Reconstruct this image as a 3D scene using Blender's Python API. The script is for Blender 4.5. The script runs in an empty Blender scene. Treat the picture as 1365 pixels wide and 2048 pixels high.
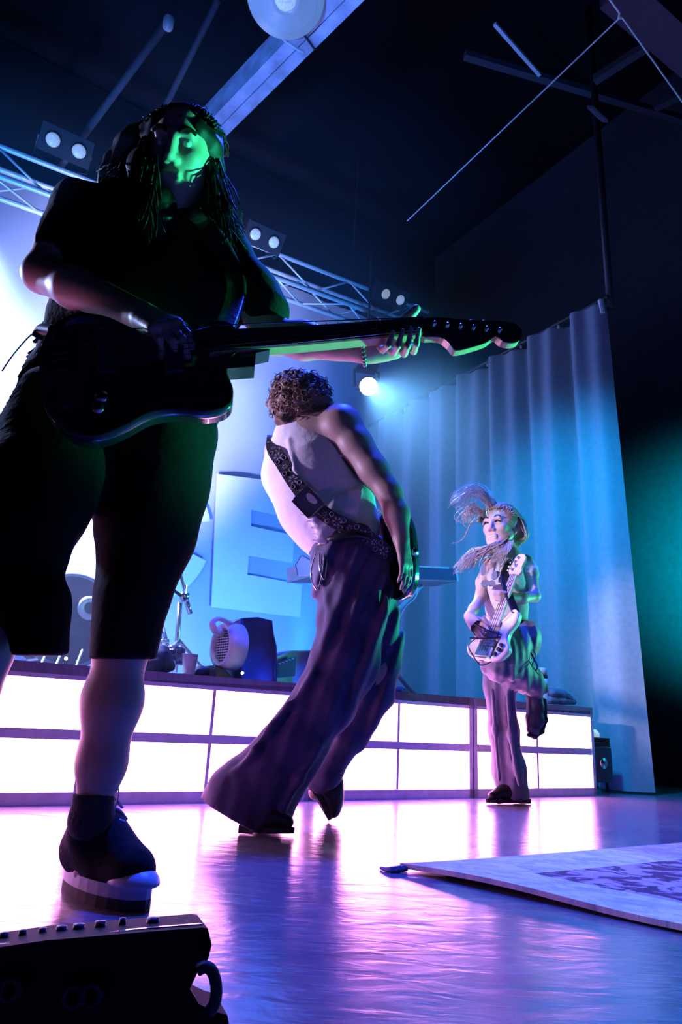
import bpy, math, random
import numpy as np
from mathutils import Vector, Matrix

# ------------------------------------------------------------------ camera
F_PX = 1397.0; ROLL = math.radians(2.85); PITCH = math.radians(16.9); CAM_H = 0.33
scene = bpy.context.scene
COL = scene.collection
_fwd = Vector((0, math.cos(PITCH), math.sin(PITCH)))
_upc = Vector((0, -math.sin(PITCH), math.cos(PITCH)))
_rt = Vector((1, 0, 0))
# image axes: world 'up' leans ROLL to the right in the picture
cam_r = _rt*math.cos(ROLL) + _upc*math.sin(ROLL)
cam_u = -_rt*math.sin(ROLL) + _upc*math.cos(ROLL)
CAM = Vector((0, 0, CAM_H))
cd = bpy.data.cameras.new('camera')
cd.sensor_fit = 'VERTICAL'; cd.sensor_height = 36.0; cd.lens = 36.0*F_PX/2048.0
cd.clip_start = 0.05; cd.clip_end = 100
cam = bpy.data.objects.new('camera', cd); COL.objects.link(cam)
m3 = Matrix((cam_r, cam_u, -_fwd)).transposed()
cam.matrix_world = Matrix.Translation(CAM) @ m3.to_4x4()
scene.camera = cam

# ------------------------------------------------------------------ world, exposure
w = bpy.data.worlds.new('world'); scene.world = w; w.use_nodes = True
w.node_tree.nodes['Background'].inputs[0].default_value = (0.0, 0.002, 0.006, 1)
w.node_tree.nodes['Background'].inputs[1].default_value = 0.25
vs = scene.view_settings
vs.view_transform = 'Standard'; vs.look = 'None'; vs.exposure = 0.0; vs.gamma = 1.0; vs.use_curve_mapping = False
cy = scene.cycles
cy.use_denoising = True
cy.max_bounces = 6; cy.diffuse_bounces = 2; cy.glossy_bounces = 3; cy.transmission_bounces = 4; cy.volume_bounces = 0; cy.transparent_max_bounces = 8
cy.sample_clamp_indirect = 4.0
cy.caustics_reflective = False; cy.caustics_refractive = False
cy.use_adaptive_sampling = True; cy.adaptive_threshold = 0.03

# ------------------------------------------------------------------ pixel and stage coordinates
def ray(px, py):
    u = (px-682.5)/F_PX; v = (1024-py)/F_PX
    return cam_r*u + cam_u*v + _fwd
def at(px, py, Y):
    d = ray(px, py); return CAM + d*(Y/d.y)
def atz(px, py, z):
    d = ray(px, py); return CAM + d*((z-CAM_H)/d.z)
def depth(P): return (Vector(P)-CAM).dot(_fwd)
def pr(px, P): return px*depth(P)/F_PX            # a size in photo pixels at the distance of P, in metres
SO = Vector((-1.138, 2.647, 0)); _a = math.radians(57.4)
SE = Vector((math.sin(_a), math.cos(_a), 0)); SN = Vector((-math.cos(_a), math.sin(_a), 0)); UZ = Vector((0, 0, 1))
def sn(s, n, z=0.0): return SO + SE*s + SN*n + UZ*z
def pn(px, py, n):                                # pixel ray met by the upright plane n metres behind the riser front
    d = ray(px, py); t = (n-(CAM-SO).dot(SN))/d.dot(SN); return CAM + d*t
RZ = math.atan2(SE.y, SE.x)                       # heading of the riser

# ------------------------------------------------------------------ lights of the place, and added ones
def aim(o, target):
    d = (Vector(target)-o.location).normalized(); o.rotation_euler = d.to_track_quat('-Z', 'Y').to_euler()
def spot(name, loc, target, color, power, size=40, blend=0.5, radius=0.08):
    l = bpy.data.lights.new(name, 'SPOT'); l.color = color; l.energy = power
    l.spot_size = math.radians(size); l.spot_blend = blend; l.shadow_soft_size = radius
    o = bpy.data.objects.new(name, l); COL.objects.link(o); o.location = loc; aim(o, target); return o
def area(name, loc, target, color, power, sx, sy):
    l = bpy.data.lights.new(name, 'AREA'); l.shape = 'RECTANGLE'; l.size = sx; l.size_y = sy; l.color = color; l.energy = power
    o = bpy.data.objects.new(name, l); COL.objects.link(o); o.location = loc; aim(o, target); return o

SPOT_POS = pn(738, 773, 1.95)
# battens on the floor behind the riser wash the banner from below
for s_, pw in ((-1.4, 700), (0.3, 900), (1.9, 1300)):
    spot('banner_wash', sn(s_, 1.45, 0.6), sn(s_+0.1, 3.2, 1.45), (0.03, 0.15, 1.0), pw, 100, 1.0, 0.15)
spot('banner_white', sn(0.3, 1.35, 0.65), sn(0.9, 3.2, 3.0), (0.32, 0.41, 1.0), 8500, 60, 1.0, 0.15)
# two added blue lights that brighten the truss and the haze around it
spot('added_truss_uplight', sn(-0.9, 1.2, 0.6), sn(-0.2, 2.55, 4.4), (0.02, 0.22, 1.0), 2200, 46, 1.0, 0.1)
spot('added_truss_uplight', sn(1.9, 1.2, 0.6), sn(2.4, 2.55, 4.2), (0.02, 0.22, 1.0), 2200, 46, 1.0, 0.1)
# the moving head in view
LENS_DIR = ((CAM+Vector((1.2, 0, 0.2)))-SPOT_POS).normalized()
spot('beam_right', SPOT_POS + LENS_DIR*0.04, pn(1060, 1000, -0.6), (0.22, 0.55, 1.0), 900, 38, 1.0, 0.05)
# the beam that enters from the left
BLP = pn(-130, 290, 1.0)
spot('beam_left', BLP, pn(-45, 1100, 1.15), (0.34, 0.42, 1.0), 6500, 46, 0.3, 0.06)
# back light on the near guitarist, on the tank top and on the bassist
spot('rim_left', sn(-1.5, 0.9, 2.2), sn(-0.2, -1.45, 1.2), (0.35, 0.45, 1.0), 700, 30, 0.5, 0.08)
spot('side_left', sn(-1.5, 0.75, 1.5), sn(0.8, -0.8, 1.2), (0.62, 0.50, 1.0), 600, 26, 0.7, 0.1)
spot('side_left', sn(-2.3, -0.36, 1.7), sn(2.25, -0.26, 1.05), (0.85, 0.66, 1.0), 1200, 14, 0.7, 0.1)
# blue top light on the stage floor
spot('stage_wash', sn(1.4, -0.4, 4.4), sn(1.6, -1.7, 0), (0.02, 0.06, 1.0), 2200, 74, 0.8, 0.2)
# pink side light from stage right, low behind the near guitarist
spot('pink_side', sn(-2.6, -0.6, 0.45), sn(2.0, -0.35, 0.40), (0.70, 0.20, 1.0), 110, 34, 0.8, 0.12)
# green side light from stage left, low
spot('green_side', sn(4.3, -2.7, 0.35), sn(0.0, -1.42, 1.46), (0.03, 1.0, 0.45), 3000, 19, 0.4, 0.1)
spot('green_side', sn(4.6, -1.3, 0.6), sn(0.83, -0.75, 0.95), (0.02, 1.0, 0.50), 900, 13, 0.5, 0.1)
spot('green_side', sn(4.4, -0.9, 0.9), sn(2.25, -0.25, 1.0), (0.10, 1.0, 0.60), 260, 26, 0.5, 0.1)
# blue-green wash of the curtain and of the side wall
spot('curtain_wash', sn(1.2, -0.6, 3.2), sn(3.62, 0.55, 1.3), (0.0, 0.36, 1.0), 850, 60, 1.0, 0.15)
spot('wall_wash', sn(3.5, -2.0, 1.2), sn(4.85, -0.85, 1.5), (0.0, 0.50, 0.62), 11000, 60, 1.0, 0.1)
# added blue light, out of view, there only to brighten the ceiling beam
spot('added_beam_uplight', Vector((-1.6, 0.1, 0.25)), atz(560, 130, 3.75), (0.05, 0.22, 1.0), 1000, 30, 0.6, 0.1)

# ------------------------------------------------------------------ materials
def nmat(name, color, rough=0.6, metal=0.0, noise=0.12, nscale=20.0, bump=0.0, bscale=60.0, emit=None, estr=0.0, spec=0.5, coat=0.0, color2=None, sheen=0.0):
    m = bpy.data.materials.new(name); m.use_nodes = True
    nt = m.node_tree; b = nt.nodes['Principled BSDF']
    b.inputs['Roughness'].default_value = rough; b.inputs['Metallic'].default_value = metal
    b.inputs['Specular IOR Level'].default_value = spec
    b.inputs['Coat Weight'].default_value = coat
    b.inputs['Sheen Weight'].default_value = sheen
    tc = nt.nodes.new('ShaderNodeTexCoord')
    tx = nt.nodes.new('ShaderNodeTexNoise'); tx.inputs['Scale'].default_value = nscale; tx.inputs['Detail'].default_value = 4
    nt.links.new(tc.outputs['Object'], tx.inputs['Vector'])
    cr = nt.nodes.new('ShaderNodeValToRGB')
    c = Vector(color[:3]); c2 = Vector(color2) if color2 else c*(1+noise)
    cr.color_ramp.elements[0].position = 0.3; cr.color_ramp.elements[1].position = 0.7
    cr.color_ramp.elements[0].color = (*(c*(1-noise)), 1); cr.color_ramp.elements[1].color = (min(c2[0], 1), min(c2[1], 1), min(c2[2], 1), 1)
    nt.links.new(tx.outputs['Fac'], cr.inputs['Fac'])
    nt.links.new(cr.outputs['Color'], b.inputs['Base Color'])
    if bump:
        t2 = nt.nodes.new('ShaderNodeTexNoise'); t2.inputs['Scale'].default_value = bscale; t2.inputs['Detail'].default_value = 3
        nt.links.new(tc.outputs['Object'], t2.inputs['Vector'])
        bp = nt.nodes.new('ShaderNodeBump'); bp.inputs['Strength'].default_value = bump; bp.inputs['Distance'].default_value = 0.01
        nt.links.new(t2.outputs['Fac'], bp.inputs['Height']); nt.links.new(bp.outputs['Normal'], b.inputs['Normal'])
    if emit:
        b.inputs['Emission Color'].default_value = (*emit, 1); b.inputs['Emission Strength'].default_value = estr
    return m

# ------------------------------------------------------------------ mesh builder
def frame_of(d, hint=UZ):
    d = Vector(d).normalized()
    if abs(d.dot(hint)) > 0.99: hint = Vector((1, 0, 0))
    x = hint.cross(d).normalized(); y = d.cross(x).normalized()
    return x, y, d
class MB:
    def __init__(self): self.v = []; self.f = []
    def add(self, vs, fs):
        o = len(self.v); self.v += [tuple(p) for p in vs]; self.f += [tuple(i+o for i in q) for q in fs]; return self
    def box(self, c, sx, sy, sz, ax=None):
        X, Y, Z = ax or (Vector((1, 0, 0)), Vector((0, 1, 0)), UZ)
        c = Vector(c); vs = []
        for k in (-1, 1):
            for j in (-1, 1):
                for i in (-1, 1): vs.append(c + X*(i*sx/2) + Y*(j*sy/2) + Z*(k*sz/2))
        return self.add(vs, [(0, 2, 3, 1), (4, 5, 7, 6), (0, 1, 5, 4), (2, 6, 7, 3), (0, 4, 6, 2), (1, 3, 7, 5)])
    def tube(self, pts, r, seg=8, cap=True, flat=None, hint=UZ):
        pts = [Vector(p) for p in pts]; n = len(pts)
        rs = r if isinstance(r, (list, tuple)) else [r]*n
        vs = []; fs = []; x = None
        for i, p in enumerate(pts):
            d = pts[min(i+1, n-1)] - pts[max(i-1, 0)]
            if d.length < 1e-9: d = Vector((0, 0, 1))
            d.normalize()
            if x is None: x, y, _ = frame_of(d, hint)
            else:
                x = (x - d*x.dot(d))
                if x.length < 1e-6: x, y, _ = frame_of(d, hint)
                x.normalize(); y = d.cross(x)
            for k in range(seg):
                t = 2*math.pi*k/seg
                vs.append(p + x*(math.cos(t)*rs[i]) + y*(math.sin(t)*rs[i]*(flat or 1)))
        for i in range(n-1):
            for k in range(seg):
                a = i*seg+k; b = i*seg+(k+1) % seg
                fs.append((a, b, b+seg, a+seg))
        if cap:
            fs.append(tuple(range(seg-1, -1, -1))); fs.append(tuple((n-1)*seg+k for k in range(seg)))
        return self.add(vs, fs)
    def lathe(self, prof, c=(0, 0, 0), axis=UZ, seg=24, hint=None, sy=1.0, ring=False):
        x, y, d = frame_of(axis, hint or UZ); c = Vector(c); vs = []; fs = []; n = len(prof)
        for (r, h) in prof:
            for k in range(seg):
                t = 2*math.pi*k/seg; vs.append(c + d*h + x*(r*math.cos(t)) + y*(r*math.sin(t)*sy))
        for i in range(n-1):
            for k in range(seg):
                a = i*seg+k; b = i*seg+(k+1) % seg; fs.append((a, b, b+seg, a+seg))
        if ring:
            for k in range(seg):
                a = (n-1)*seg+k; b = (n-1)*seg+(k+1) % seg; fs.append((a, b, (k+1) % seg, k))
            return self.add(vs, fs)
        if prof[0][0] > 1e-6: fs.append(tuple(range(seg-1, -1, -1)))
        if prof[-1][0] > 1e-6: fs.append(tuple((n-1)*seg+k for k in range(seg)))
        return self.add(vs, fs)
    def prism(self, pts, d, bevel=0.0):
        """closed outline pts (3-D, planar) pushed along d; bevel rounds both rims"""
        pts = [Vector(p) for p in pts]; d = Vector(d); n = len(pts)
        c = sum(pts, Vector())/n; rings = []
        if bevel:
            L = d.length; u = d/L
            nm = u
            def inset(b):
                out = []
                for i in range(n):
                    e1 = (pts[i]-pts[i-1]).normalized(); e2 = (pts[(i+1) % n]-pts[i]).normalized()
                    t = (e1+e2)
                    if t.length < 1e-6: t = e1
                    t.normalize(); q = nm.cross(t)
                    out.append(pts[i]+q*b*sg)
                return out
            ar = Vector()
            for i in range(n): ar += (pts[i]-c).cross(pts[(i+1) % n]-c)
            sg = 1 if ar.dot(nm) > 0 else -1
            for a in (0, 30, 60, 90):
                s, k = math.sin(math.radians(a)), math.cos(math.radians(a))
                rings.append([p + u*(bevel*(1-s)) for p in inset(bevel*k)])
            for a in (90, 60, 30, 0):
                s, k = math.sin(math.radians(a)), math.cos(math.radians(a))
                rings.append([p + u*(L-bevel*(1-s)) for p in inset(bevel*k)])
        else:
            rings = [pts, [p+d for p in pts]]
        vs = [p for rg in rings for p in rg]; fs = []
        for j in range(len(rings)-1):
            for i in range(n):
                k = (i+1) % n; fs.append((j*n+i, j*n+k, (j+1)*n+k, (j+1)*n+i))
        fs.append(tuple(range(n-1, -1, -1))); fs.append(tuple((len(rings)-1)*n+i for i in range(n)))
        return self.add(vs, fs)
    def build(self, name, mat, parent=None, smooth=False):
        return mk(name, self.v, self.f, mat, parent, smooth)
def mk(name, v, f, mat, parent=None, smooth=False):
    me = bpy.data.meshes.new(name)
    if isinstance(v, np.ndarray):
        me.from_pydata(v.tolist(), [], f.tolist() if isinstance(f, np.ndarray) else f)
    else: me.from_pydata([tuple(p) for p in v], [], f)
    if mat: me.materials.append(mat)
    if smooth: me.polygons.foreach_set('use_smooth', [True]*len(me.polygons))
    me.update()
    o = bpy.data.objects.new(name, me); COL.objects.link(o)
    if parent is not None:
        o.parent = parent
        P = parent
        off = Vector()
        while P is not None: off += P.location; P = P.parent
        o.location = -off
    return o
def tag(o, label=None, cat=None, group=None, kind=None):
    if label: o['label'] = label
    if cat: o['category'] = cat
    if group: o['group'] = group
    if kind: o['kind'] = kind
    return o
def thing(name, label, cat, loc, group=None, rz=0.0):
    o = bpy.data.objects.new(name, None); COL.objects.link(o); o.location = loc; o.rotation_euler = (0, 0, rz)
    o.empty_display_size = 0.1
    return tag(o, label, cat, group)
def part(name, mb, mat, root, smooth=False, local=False):
    """mesh child; local=True means vertices are already in the root's frame"""
    o = mb.build(name, mat, root, smooth)
    if local: o.location = (0, 0, 0)
    return o
def dup_tree(root, loc=None, rot=None):
    r = root.copy(); COL.objects.link(r)
    if loc is not None: r.location = loc
    if rot is not None: r.rotation_euler = rot
    for ch in list(root.children):
        c = ch.copy(); COL.objects.link(c); c.parent = r
        for g in list(ch.children):
            d = g.copy(); COL.objects.link(d); d.parent = c
    return r
def bez(P, n=12):
    """smooth curve through points (Catmull-Rom)"""
    P = [Vector(p) for p in P]; out = []
    for i in range(len(P)-1):
        p0 = P[max(i-1, 0)]; p1 = P[i]; p2 = P[i+1]; p3 = P[min(i+2, len(P)-1)]
        for k in range(n):
            t = k/n; t2 = t*t; t3 = t2*t
            out.append(0.5*((2*p1)+(p2-p0)*t+(2*p0-5*p1+4*p2-p3)*t2+(3*p1-p0-3*p2+p3)*t3))
    out.append(P[-1]); return out
def cbez(P, n=8):
    P = [Vector(p) for p in P]; N = len(P); out = []
    for i in range(N):
        p0, p1, p2, p3 = P[i-1], P[i], P[(i+1) % N], P[(i+2) % N]
        for k in range(n):
            t = k/n; t2 = t*t; t3 = t2*t
            out.append(0.5*((2*p1)+(p2-p0)*t+(2*p0-5*p1+4*p2-p3)*t2+(3*p1-p0-3*p2+p3)*t3))
    return out

# ------------------------------------------------------------------ signed-distance sculpting (bodies, clothes)
class SDF:
    def __init__(self, lo, hi, h):
        self.h = h; self.lo = np.array(lo, float)-3*h; self.hi = np.array(hi, float)+3*h
        self.n = np.ceil((self.hi-self.lo)/h).astype(int)+1
        self.ax = [(self.lo[i]+h*np.arange(self.n[i])).astype(np.float32) for i in range(3)]
        self.D = np.full(self.n, 1.0, np.float32)
    def _sl(self, lo, hi):
        i0 = np.clip(np.floor((np.array(lo)-self.lo)/self.h).astype(int), 0, self.n)
        i1 = np.clip(np.ceil((np.array(hi)-self.lo)/self.h).astype(int)+1, 0, self.n)
        if np.any(i1 <= i0): return None
        s = tuple(slice(a, b) for a, b in zip(i0, i1))
        g = (self.ax[0][s[0]][:, None, None], self.ax[1][s[1]][None, :, None], self.ax[2][s[2]][None, None, :])
        return s, g
    def _comb(self, s, d, k, op):
        A = self.D[s]
        if op == 'u':
            if k > 0:
                hh = np.clip(0.5+0.5*(A-d)/k, 0, 1); self.D[s] = A*(1-hh)+d*hh-k*hh*(1-hh)
            else: self.D[s] = np.minimum(A, d)
        elif op == 's':
            nd = -d
            if k > 0:
                hh = np.clip(0.5-0.5*(A-nd)/k, 0, 1); self.D[s] = A*(1-hh)+nd*hh+k*hh*(1-hh)
            else: self.D[s] = np.maximum(A, nd)
    def cone(self, a, b, ra, rb=None, k=0.02, op='u', flat=None):
        rb = ra if rb is None else rb
        a = np.array(a, float); b = np.array(b, float); m = max(ra, rb)*(max(1.0, flat[1]) if flat else 1)+k+2*self.h
        r = self._sl(np.minimum(a, b)-m, np.maximum(a, b)+m)
        if r is None: return self
        s, (X, Y, Z) = r
        px, py, pz = X-a[0], Y-a[1], Z-a[2]
        ba = b-a; mn = 1.0
        if flat:
            u = np.array(flat[0], float); u /= np.linalg.norm(u); q = 1.0/flat[1]-1.0
            dt = px*u[0]+py*u[1]+pz*u[2]
            px = px+q*dt*u[0]; py = py+q*dt*u[1]; pz = pz+q*dt*u[2]
            ba = ba+q*ba.dot(u)*u; mn = min(1.0, flat[1])
        L = max(ba.dot(ba), 1e-12)
        t = np.clip((px*ba[0]+py*ba[1]+pz*ba[2])/L, 0, 1)
        d = np.sqrt((px-t*ba[0])**2+(py-t*ba[1])**2+(pz-t*ba[2])**2)-(ra+t*(rb-ra))
        self._comb(s, (d*mn).astype(np.float32), k, op); return self
    def chain(self, pts, rs, k=0.02, flat=None, op='u'):
        for i in range(len(pts)-1): self.cone(pts[i], pts[i+1], rs[i], rs[i+1], k, op, flat)
        return self
    def ell(self, c, r, ax=None, k=0.02, op='u'):
        c = np.array(c, float); r = np.array(r, float); m = r.max()+k+2*self.h
        q = self._sl(c-m, c+m)
        if q is None: return self
        s, (X, Y, Z) = q
        A = np.array([list(v) for v in ax], float) if ax is not None else np.eye(3)
        p = [(X-c[0])*A[i, 0]+(Y-c[1])*A[i, 1]+(Z-c[2])*A[i, 2] for i in range(3)]
        k0 = np.sqrt(sum((p[i]/r[i])**2 for i in range(3))); k1 = np.sqrt(sum((p[i]/r[i]**2)**2 for i in range(3)))+1e-6
        self._comb(s, (k0*(k0-1)/k1).astype(np.float32), k, op); return self
    def cut(self, p, nrm, k=0.0):
        """remove everything on the side the normal points to"""
        p = np.array(p, float); nrm = np.array(nrm, float); nrm /= np.linalg.norm(nrm)
        X, Y, Z = self.ax[0][:, None, None], self.ax[1][None, :, None], self.ax[2][None, None, :]
        d = ((X-p[0])*nrm[0]+(Y-p[1])*nrm[1]+(Z-p[2])*nrm[2]).astype(np.float32)
        self.D = np.maximum(self.D, d); return self
    def warp(self, fn):
        X, Y, Z = self.ax[0][:, None, None], self.ax[1][None, :, None], self.ax[2][None, None, :]
        self.D = (self.D+fn(X, Y, Z)).astype(np.float32); return self
    def mesh(self, name, mat, parent=None):
        D = self.D; ins = D < 0
        c = [ins[i:ins.shape[0]-1+i, j:ins.shape[1]-1+j, k:ins.shape[2]-1+k] for i in (0, 1) for j in (0, 1) for k in (0, 1)]
        allin = c[0].copy(); anyin = c[0].copy()
        for q in c[1:]: allin &= q; anyin |= q
        act = anyin & ~allin
        I = np.argwhere(act)
        if len(I) == 0: return mk(name, [], [], mat, parent)
        idx = np.full(act.shape, -1, np.int64); idx[act] = np.arange(len(I))
        acc = np.zeros((len(I), 3)); cnt = np.zeros(len(I))
        cv = {}
        for i in (0, 1):
            for j in (0, 1):
                for k in (0, 1): cv[i, j, k] = D[I[:, 0]+i, I[:, 1]+j, I[:, 2]+k].astype(float)
        for (p, q) in [(p, q) for p in cv for q in cv if p < q and sum(abs(p[t]-q[t]) for t in range(3)) == 1]:
            a, b = cv[p], cv[q]; mk_ = (a < 0) != (b < 0)
            t = np.where(mk_, a/(a-b+1e-20), 0)
            for d in range(3): acc[:, d] += np.where(mk_, p[d]+t*(q[d]-p[d]), 0)
            cnt += mk_
        V = (I+acc/cnt[:, None])*self.h+self.lo
        Fs = []
        for d in range(3):
            e1, e2 = [(1, 2), (2, 0), (0, 1)][d]
            sl0 = [slice(None)]*3; sl1 = [slice(None)]*3
            sl0[d] = slice(0, -1); sl1[d] = slice(1, None)
            A = ins[tuple(sl0)]; B = ins[tuple(sl1)]
            for flag, msk in ((0, A & ~B), (1, ~A & B)):
                E = np.argwhere(msk)
                ok = (E[:, e1] > 0) & (E[:, e2] > 0) & (E[:, e1] < act.shape[e1]) & (E[:, e2] < act.shape[e2])
                E = E[ok]
                def cell(o1, o2):
                    C = E.copy(); C[:, e1] -= o1; C[:, e2] -= o2; return idx[C[:, 0], C[:, 1], C[:, 2]]
                q = np.stack([cell(1, 1), cell(0, 1), cell(0, 0), cell(1, 0)], 1)
                if flag: q = q[:, ::-1]
                Fs.append(q)
        Q = np.concatenate(Fs); Q = Q[(Q >= 0).all(1)]
        # one light smoothing pass
        for _ in range(1):
            S = np.zeros_like(V); N = np.zeros(len(V))
            for a in range(4):
                b = (a+1) % 4
                np.add.at(S, Q[:, a], V[Q[:, b]]); np.add.at(N, Q[:, a], 1)
                np.add.at(S, Q[:, b], V[Q[:, a]]); np.add.at(N, Q[:, b], 1)
            V = V*0.5+0.5*S/np.maximum(N, 1)[:, None]
        me = bpy.data.meshes.new(name)
        me.vertices.add(len(V)); me.vertices.foreach_set('co', V.astype(np.float32).ravel())
        me.loops.add(len(Q)*4); me.loops.foreach_set('vertex_index', Q.astype(np.int32).ravel())
        me.polygons.add(len(Q)); me.polygons.foreach_set('loop_start', np.arange(0, len(Q)*4, 4, dtype=np.int32))
        me.polygons.foreach_set('use_smooth', np.ones(len(Q), bool))
        me.update(calc_edges=True); me.validate()
        if mat: me.materials.append(mat)
        o = bpy.data.objects.new(name, me); COL.objects.link(o)
        if parent is not None:
            o.parent = parent; off = Vector(); P = parent
            while P is not None: off += P.location; P = P.parent
            o.location = -off
        return o
def bbox_sdf(pts, pad, h):
    a = np.array([list(p) for p in pts]); return SDF(a.min(0)-pad, a.max(0)+pad, h)

# ================================================================== MATERIALS OF THE PLACE
M = {}
M['black_paint'] = nmat('black_paint', (0.006, 0.006, 0.008), 0.9, spec=0.1)
M['ceiling'] = nmat('ceiling', (0.003, 0.003, 0.004), 0.95, spec=0.1)
M['frame'] = nmat('riser_frame', (0.65, 0.60, 0.66), 0.5, 0.0)
M['deck'] = nmat('riser_deck', (0.10, 0.10, 0.13), 0.6)
M['panel'] = nmat('light_panel', (0.9, 0.85, 0.9), 0.5, emit=(1.0, 0.33, 0.82), estr=14.0, noise=0.02)
M['chrome'] = nmat('chrome', (0.75, 0.76, 0.8), 0.22, 1.0, noise=0.05)
M['steel'] = nmat('truss_aluminium', (0.80, 0.82, 0.85), 0.4, 0.25, noise=0.06)
M['dark_metal'] = nmat('dark_metal', (0.03, 0.03, 0.035), 0.45, 0.4)
M['wood_beam'] = nmat('painted_beam', (0.50, 0.52, 0.60), 0.8, noise=0.35, nscale=9, bump=0.4)
M['plastic_white'] = nmat('plastic_white', (0.75, 0.77, 0.8), 0.45)
M['plastic_dark'] = nmat('plastic_dark', (0.05, 0.06, 0.09), 0.45)
M['plastic_blue'] = nmat('plastic_blue', (0.05, 0.09, 0.20), 0.5)
M['cable'] = nmat('cable', (0.02, 0.02, 0.025), 0.6)
M['lens'] = nmat('lamp_lens', (0.5, 0.55, 0.6), 0.25, emit=(0.42, 0.62, 0.9), estr=0.55, noise=0.5, nscale=60)  # dim emission stands in for light the blinder lenses reflect
M['lens_hot'] = nmat('lamp_lens_hot', (0.9, 0.9, 0.9), 0.2, emit=(0.85, 0.93, 1.0), estr=14.0, noise=0.02)
M['led'] = nmat('led_point', (0.9, 0.9, 0.9), 0.2, emit=(0.9, 0.9, 1.0), estr=40.0, noise=0.02)

# floor: scuffed glossy vinyl
def floor_mat():
    m = bpy.data.materials.new('stage_vinyl'); m.use_nodes = True; nt = m.node_tree; b = nt.nodes['Principled BSDF']
    tc = nt.nodes.new('ShaderNodeTexCoord')
    mp = nt.nodes.new('ShaderNodeMapping'); nt.links.new(tc.outputs['Object'], mp.inputs['Vector'])
    mp.inputs['Rotation'].default_value = (0, 0, -RZ*0.3); mp.inputs['Scale'].default_value = (1.0, 2.2, 1)
    n1 = nt.nodes.new('ShaderNodeTexNoise'); n1.inputs['Scale'].default_value = 5; n1.inputs['Detail'].default_value = 6; nt.links.new(mp.outputs[0], n1.inputs['Vector'])
    n2 = nt.nodes.new('ShaderNodeTexNoise'); n2.inputs['Scale'].default_value = 9; n2.inputs['Detail'].default_value = 3; n2.inputs['Distortion'].default_value = 0.6; nt.links.new(mp.outputs[0], n2.inputs['Vector'])
    mp3 = nt.nodes.new('ShaderNodeMapping'); mp3.inputs['Scale'].default_value = (3, 60, 1); mp3.inputs['Rotation'].default_value = (0, 0, 0.35); nt.links.new(tc.outputs['Object'], mp3.inputs['Vector'])
    n3 = nt.nodes.new('ShaderNodeTexNoise'); n3.inputs['Scale'].default_value = 4; n3.inputs['Detail'].default_value = 5; n3.inputs['Distortion'].default_value = 1.2; nt.links.new(mp3.outputs[0], n3.inputs['Vector'])
    cr = nt.nodes.new('ShaderNodeValToRGB'); cr.color_ramp.elements[0].color = (0.10, 0.10, 0.13, 1); cr.color_ramp.elements[1].color = (0.30, 0.30, 0.34, 1)
    cr.color_ramp.elements[0].position = 0.4; cr.color_ramp.elements[1].position = 0.72
    nt.links.new(n3.outputs['Fac'], cr.inputs['Fac']); nt.links.new(cr.outputs['Color'], b.inputs['Base Color'])
    rr = nt.nodes.new('ShaderNodeMapRange'); rr.inputs['To Min'].default_value = 0.15; rr.inputs['To Max'].default_value = 0.28
    nt.links.new(n1.outputs['Fac'], rr.inputs['Value']); nt.links.new(rr.outputs[0], b.inputs['Roughness'])
    bp = nt.nodes.new('ShaderNodeBump'); bp.inputs['Strength'].default_value = 0.09; bp.inputs['Distance'].default_value = 0.02
    nt.links.new(n2.outputs['Fac'], bp.inputs['Height']); nt.links.new(bp.outputs['Normal'], b.inputs['Normal'])
    b.inputs['IOR'].default_value = 5.0
    return m
M['floor'] = floor_mat()

# ================================================================== THE SETTING
fl = MB(); fl.add([(-6, -1.2, 0), (7, -1.2, 0), (7, 9, 0), (-6, 9, 0)], [(0, 1, 2, 3)])
tag(fl.build('floor', M['floor']), 'glossy scuffed vinyl stage floor', kind='structure')
cl = MB(); cl.box((0.5, 3.5, 6.6), 16, 14, 0.1)
tag(cl.build('ceiling', M['ceiling']), 'black ceiling above the stage', kind='structure')
BN = 3.2                                     # banner plane, metres behind the riser front
wb = MB(); wb.box(sn(-0.5, BN+0.25, 3.2), 11, 0.1, 6.6, (SE, SN, UZ))
tag(wb.build('wall_back', M['black_paint']), 'dark back wall behind the banner', kind='structure')
M['wall_right'] = nmat('wall_right', (0.035, 0.04, 0.05), 0.95, spec=0.1)
WS = 4.9
wr = MB(); wr.box(sn(WS, 0.0, 3.2), 0.1, 7.2, 6.6, (SE, SN, UZ))
tag(wr.build('wall_right', M['wall_right']), 'dark side wall of the stage beyond the curtain', kind='structure')

# banner with printed letters
M['banner'] = nmat('banner_cloth', (0.40, 0.41, 0.50), 0.85, noise=0.06, nscale=3, bump=0.25, bscale=9)
M['letter'] = nmat('banner_print', (0.70, 0.70, 0.74), 0.85, noise=0.05, nscale=4, bump=0.25, bscale=9)
ban = thing('stage_banner', 'huge pale blue cloth banner with white block letters behind the band', 'banner', sn(0, BN, 0))
nb = MB(); NX, NZ = 90, 40; vs = []; fs = []
for j in range(NZ+1):
    for i in range(NX+1):
        s = -4.6+9.4*i/NX; z = 0.02+4.95*j/NZ
        vs.append(sn(s, BN+0.025*math.sin(s*5+z*1.2)*math.sin(z*2.1+s*0.8)+0.012*math.sin(s*11-z*4), z))
for j in range(NZ):
    for i in range(NX): a = j*(NX+1)+i; fs.append((a, a+1, a+NX+2, a+NX+1))
nb.add(vs, fs); part('cloth', nb, M['banner'], ban, True)
LN = BN-0.055
E_px = [(435, 948), (612, 970), (608, 1042), (503, 1019), (502, 1052), (589, 1071), (586, 1126), (498, 1111), (495, 1149), (605, 1169), (601, 1235), (423, 1214)]
eb = MB(); eb.prism([pn(x, y, LN) for x, y in E_px], SN*0.012); part('letter', eb, M['letter'], ban)
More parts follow.
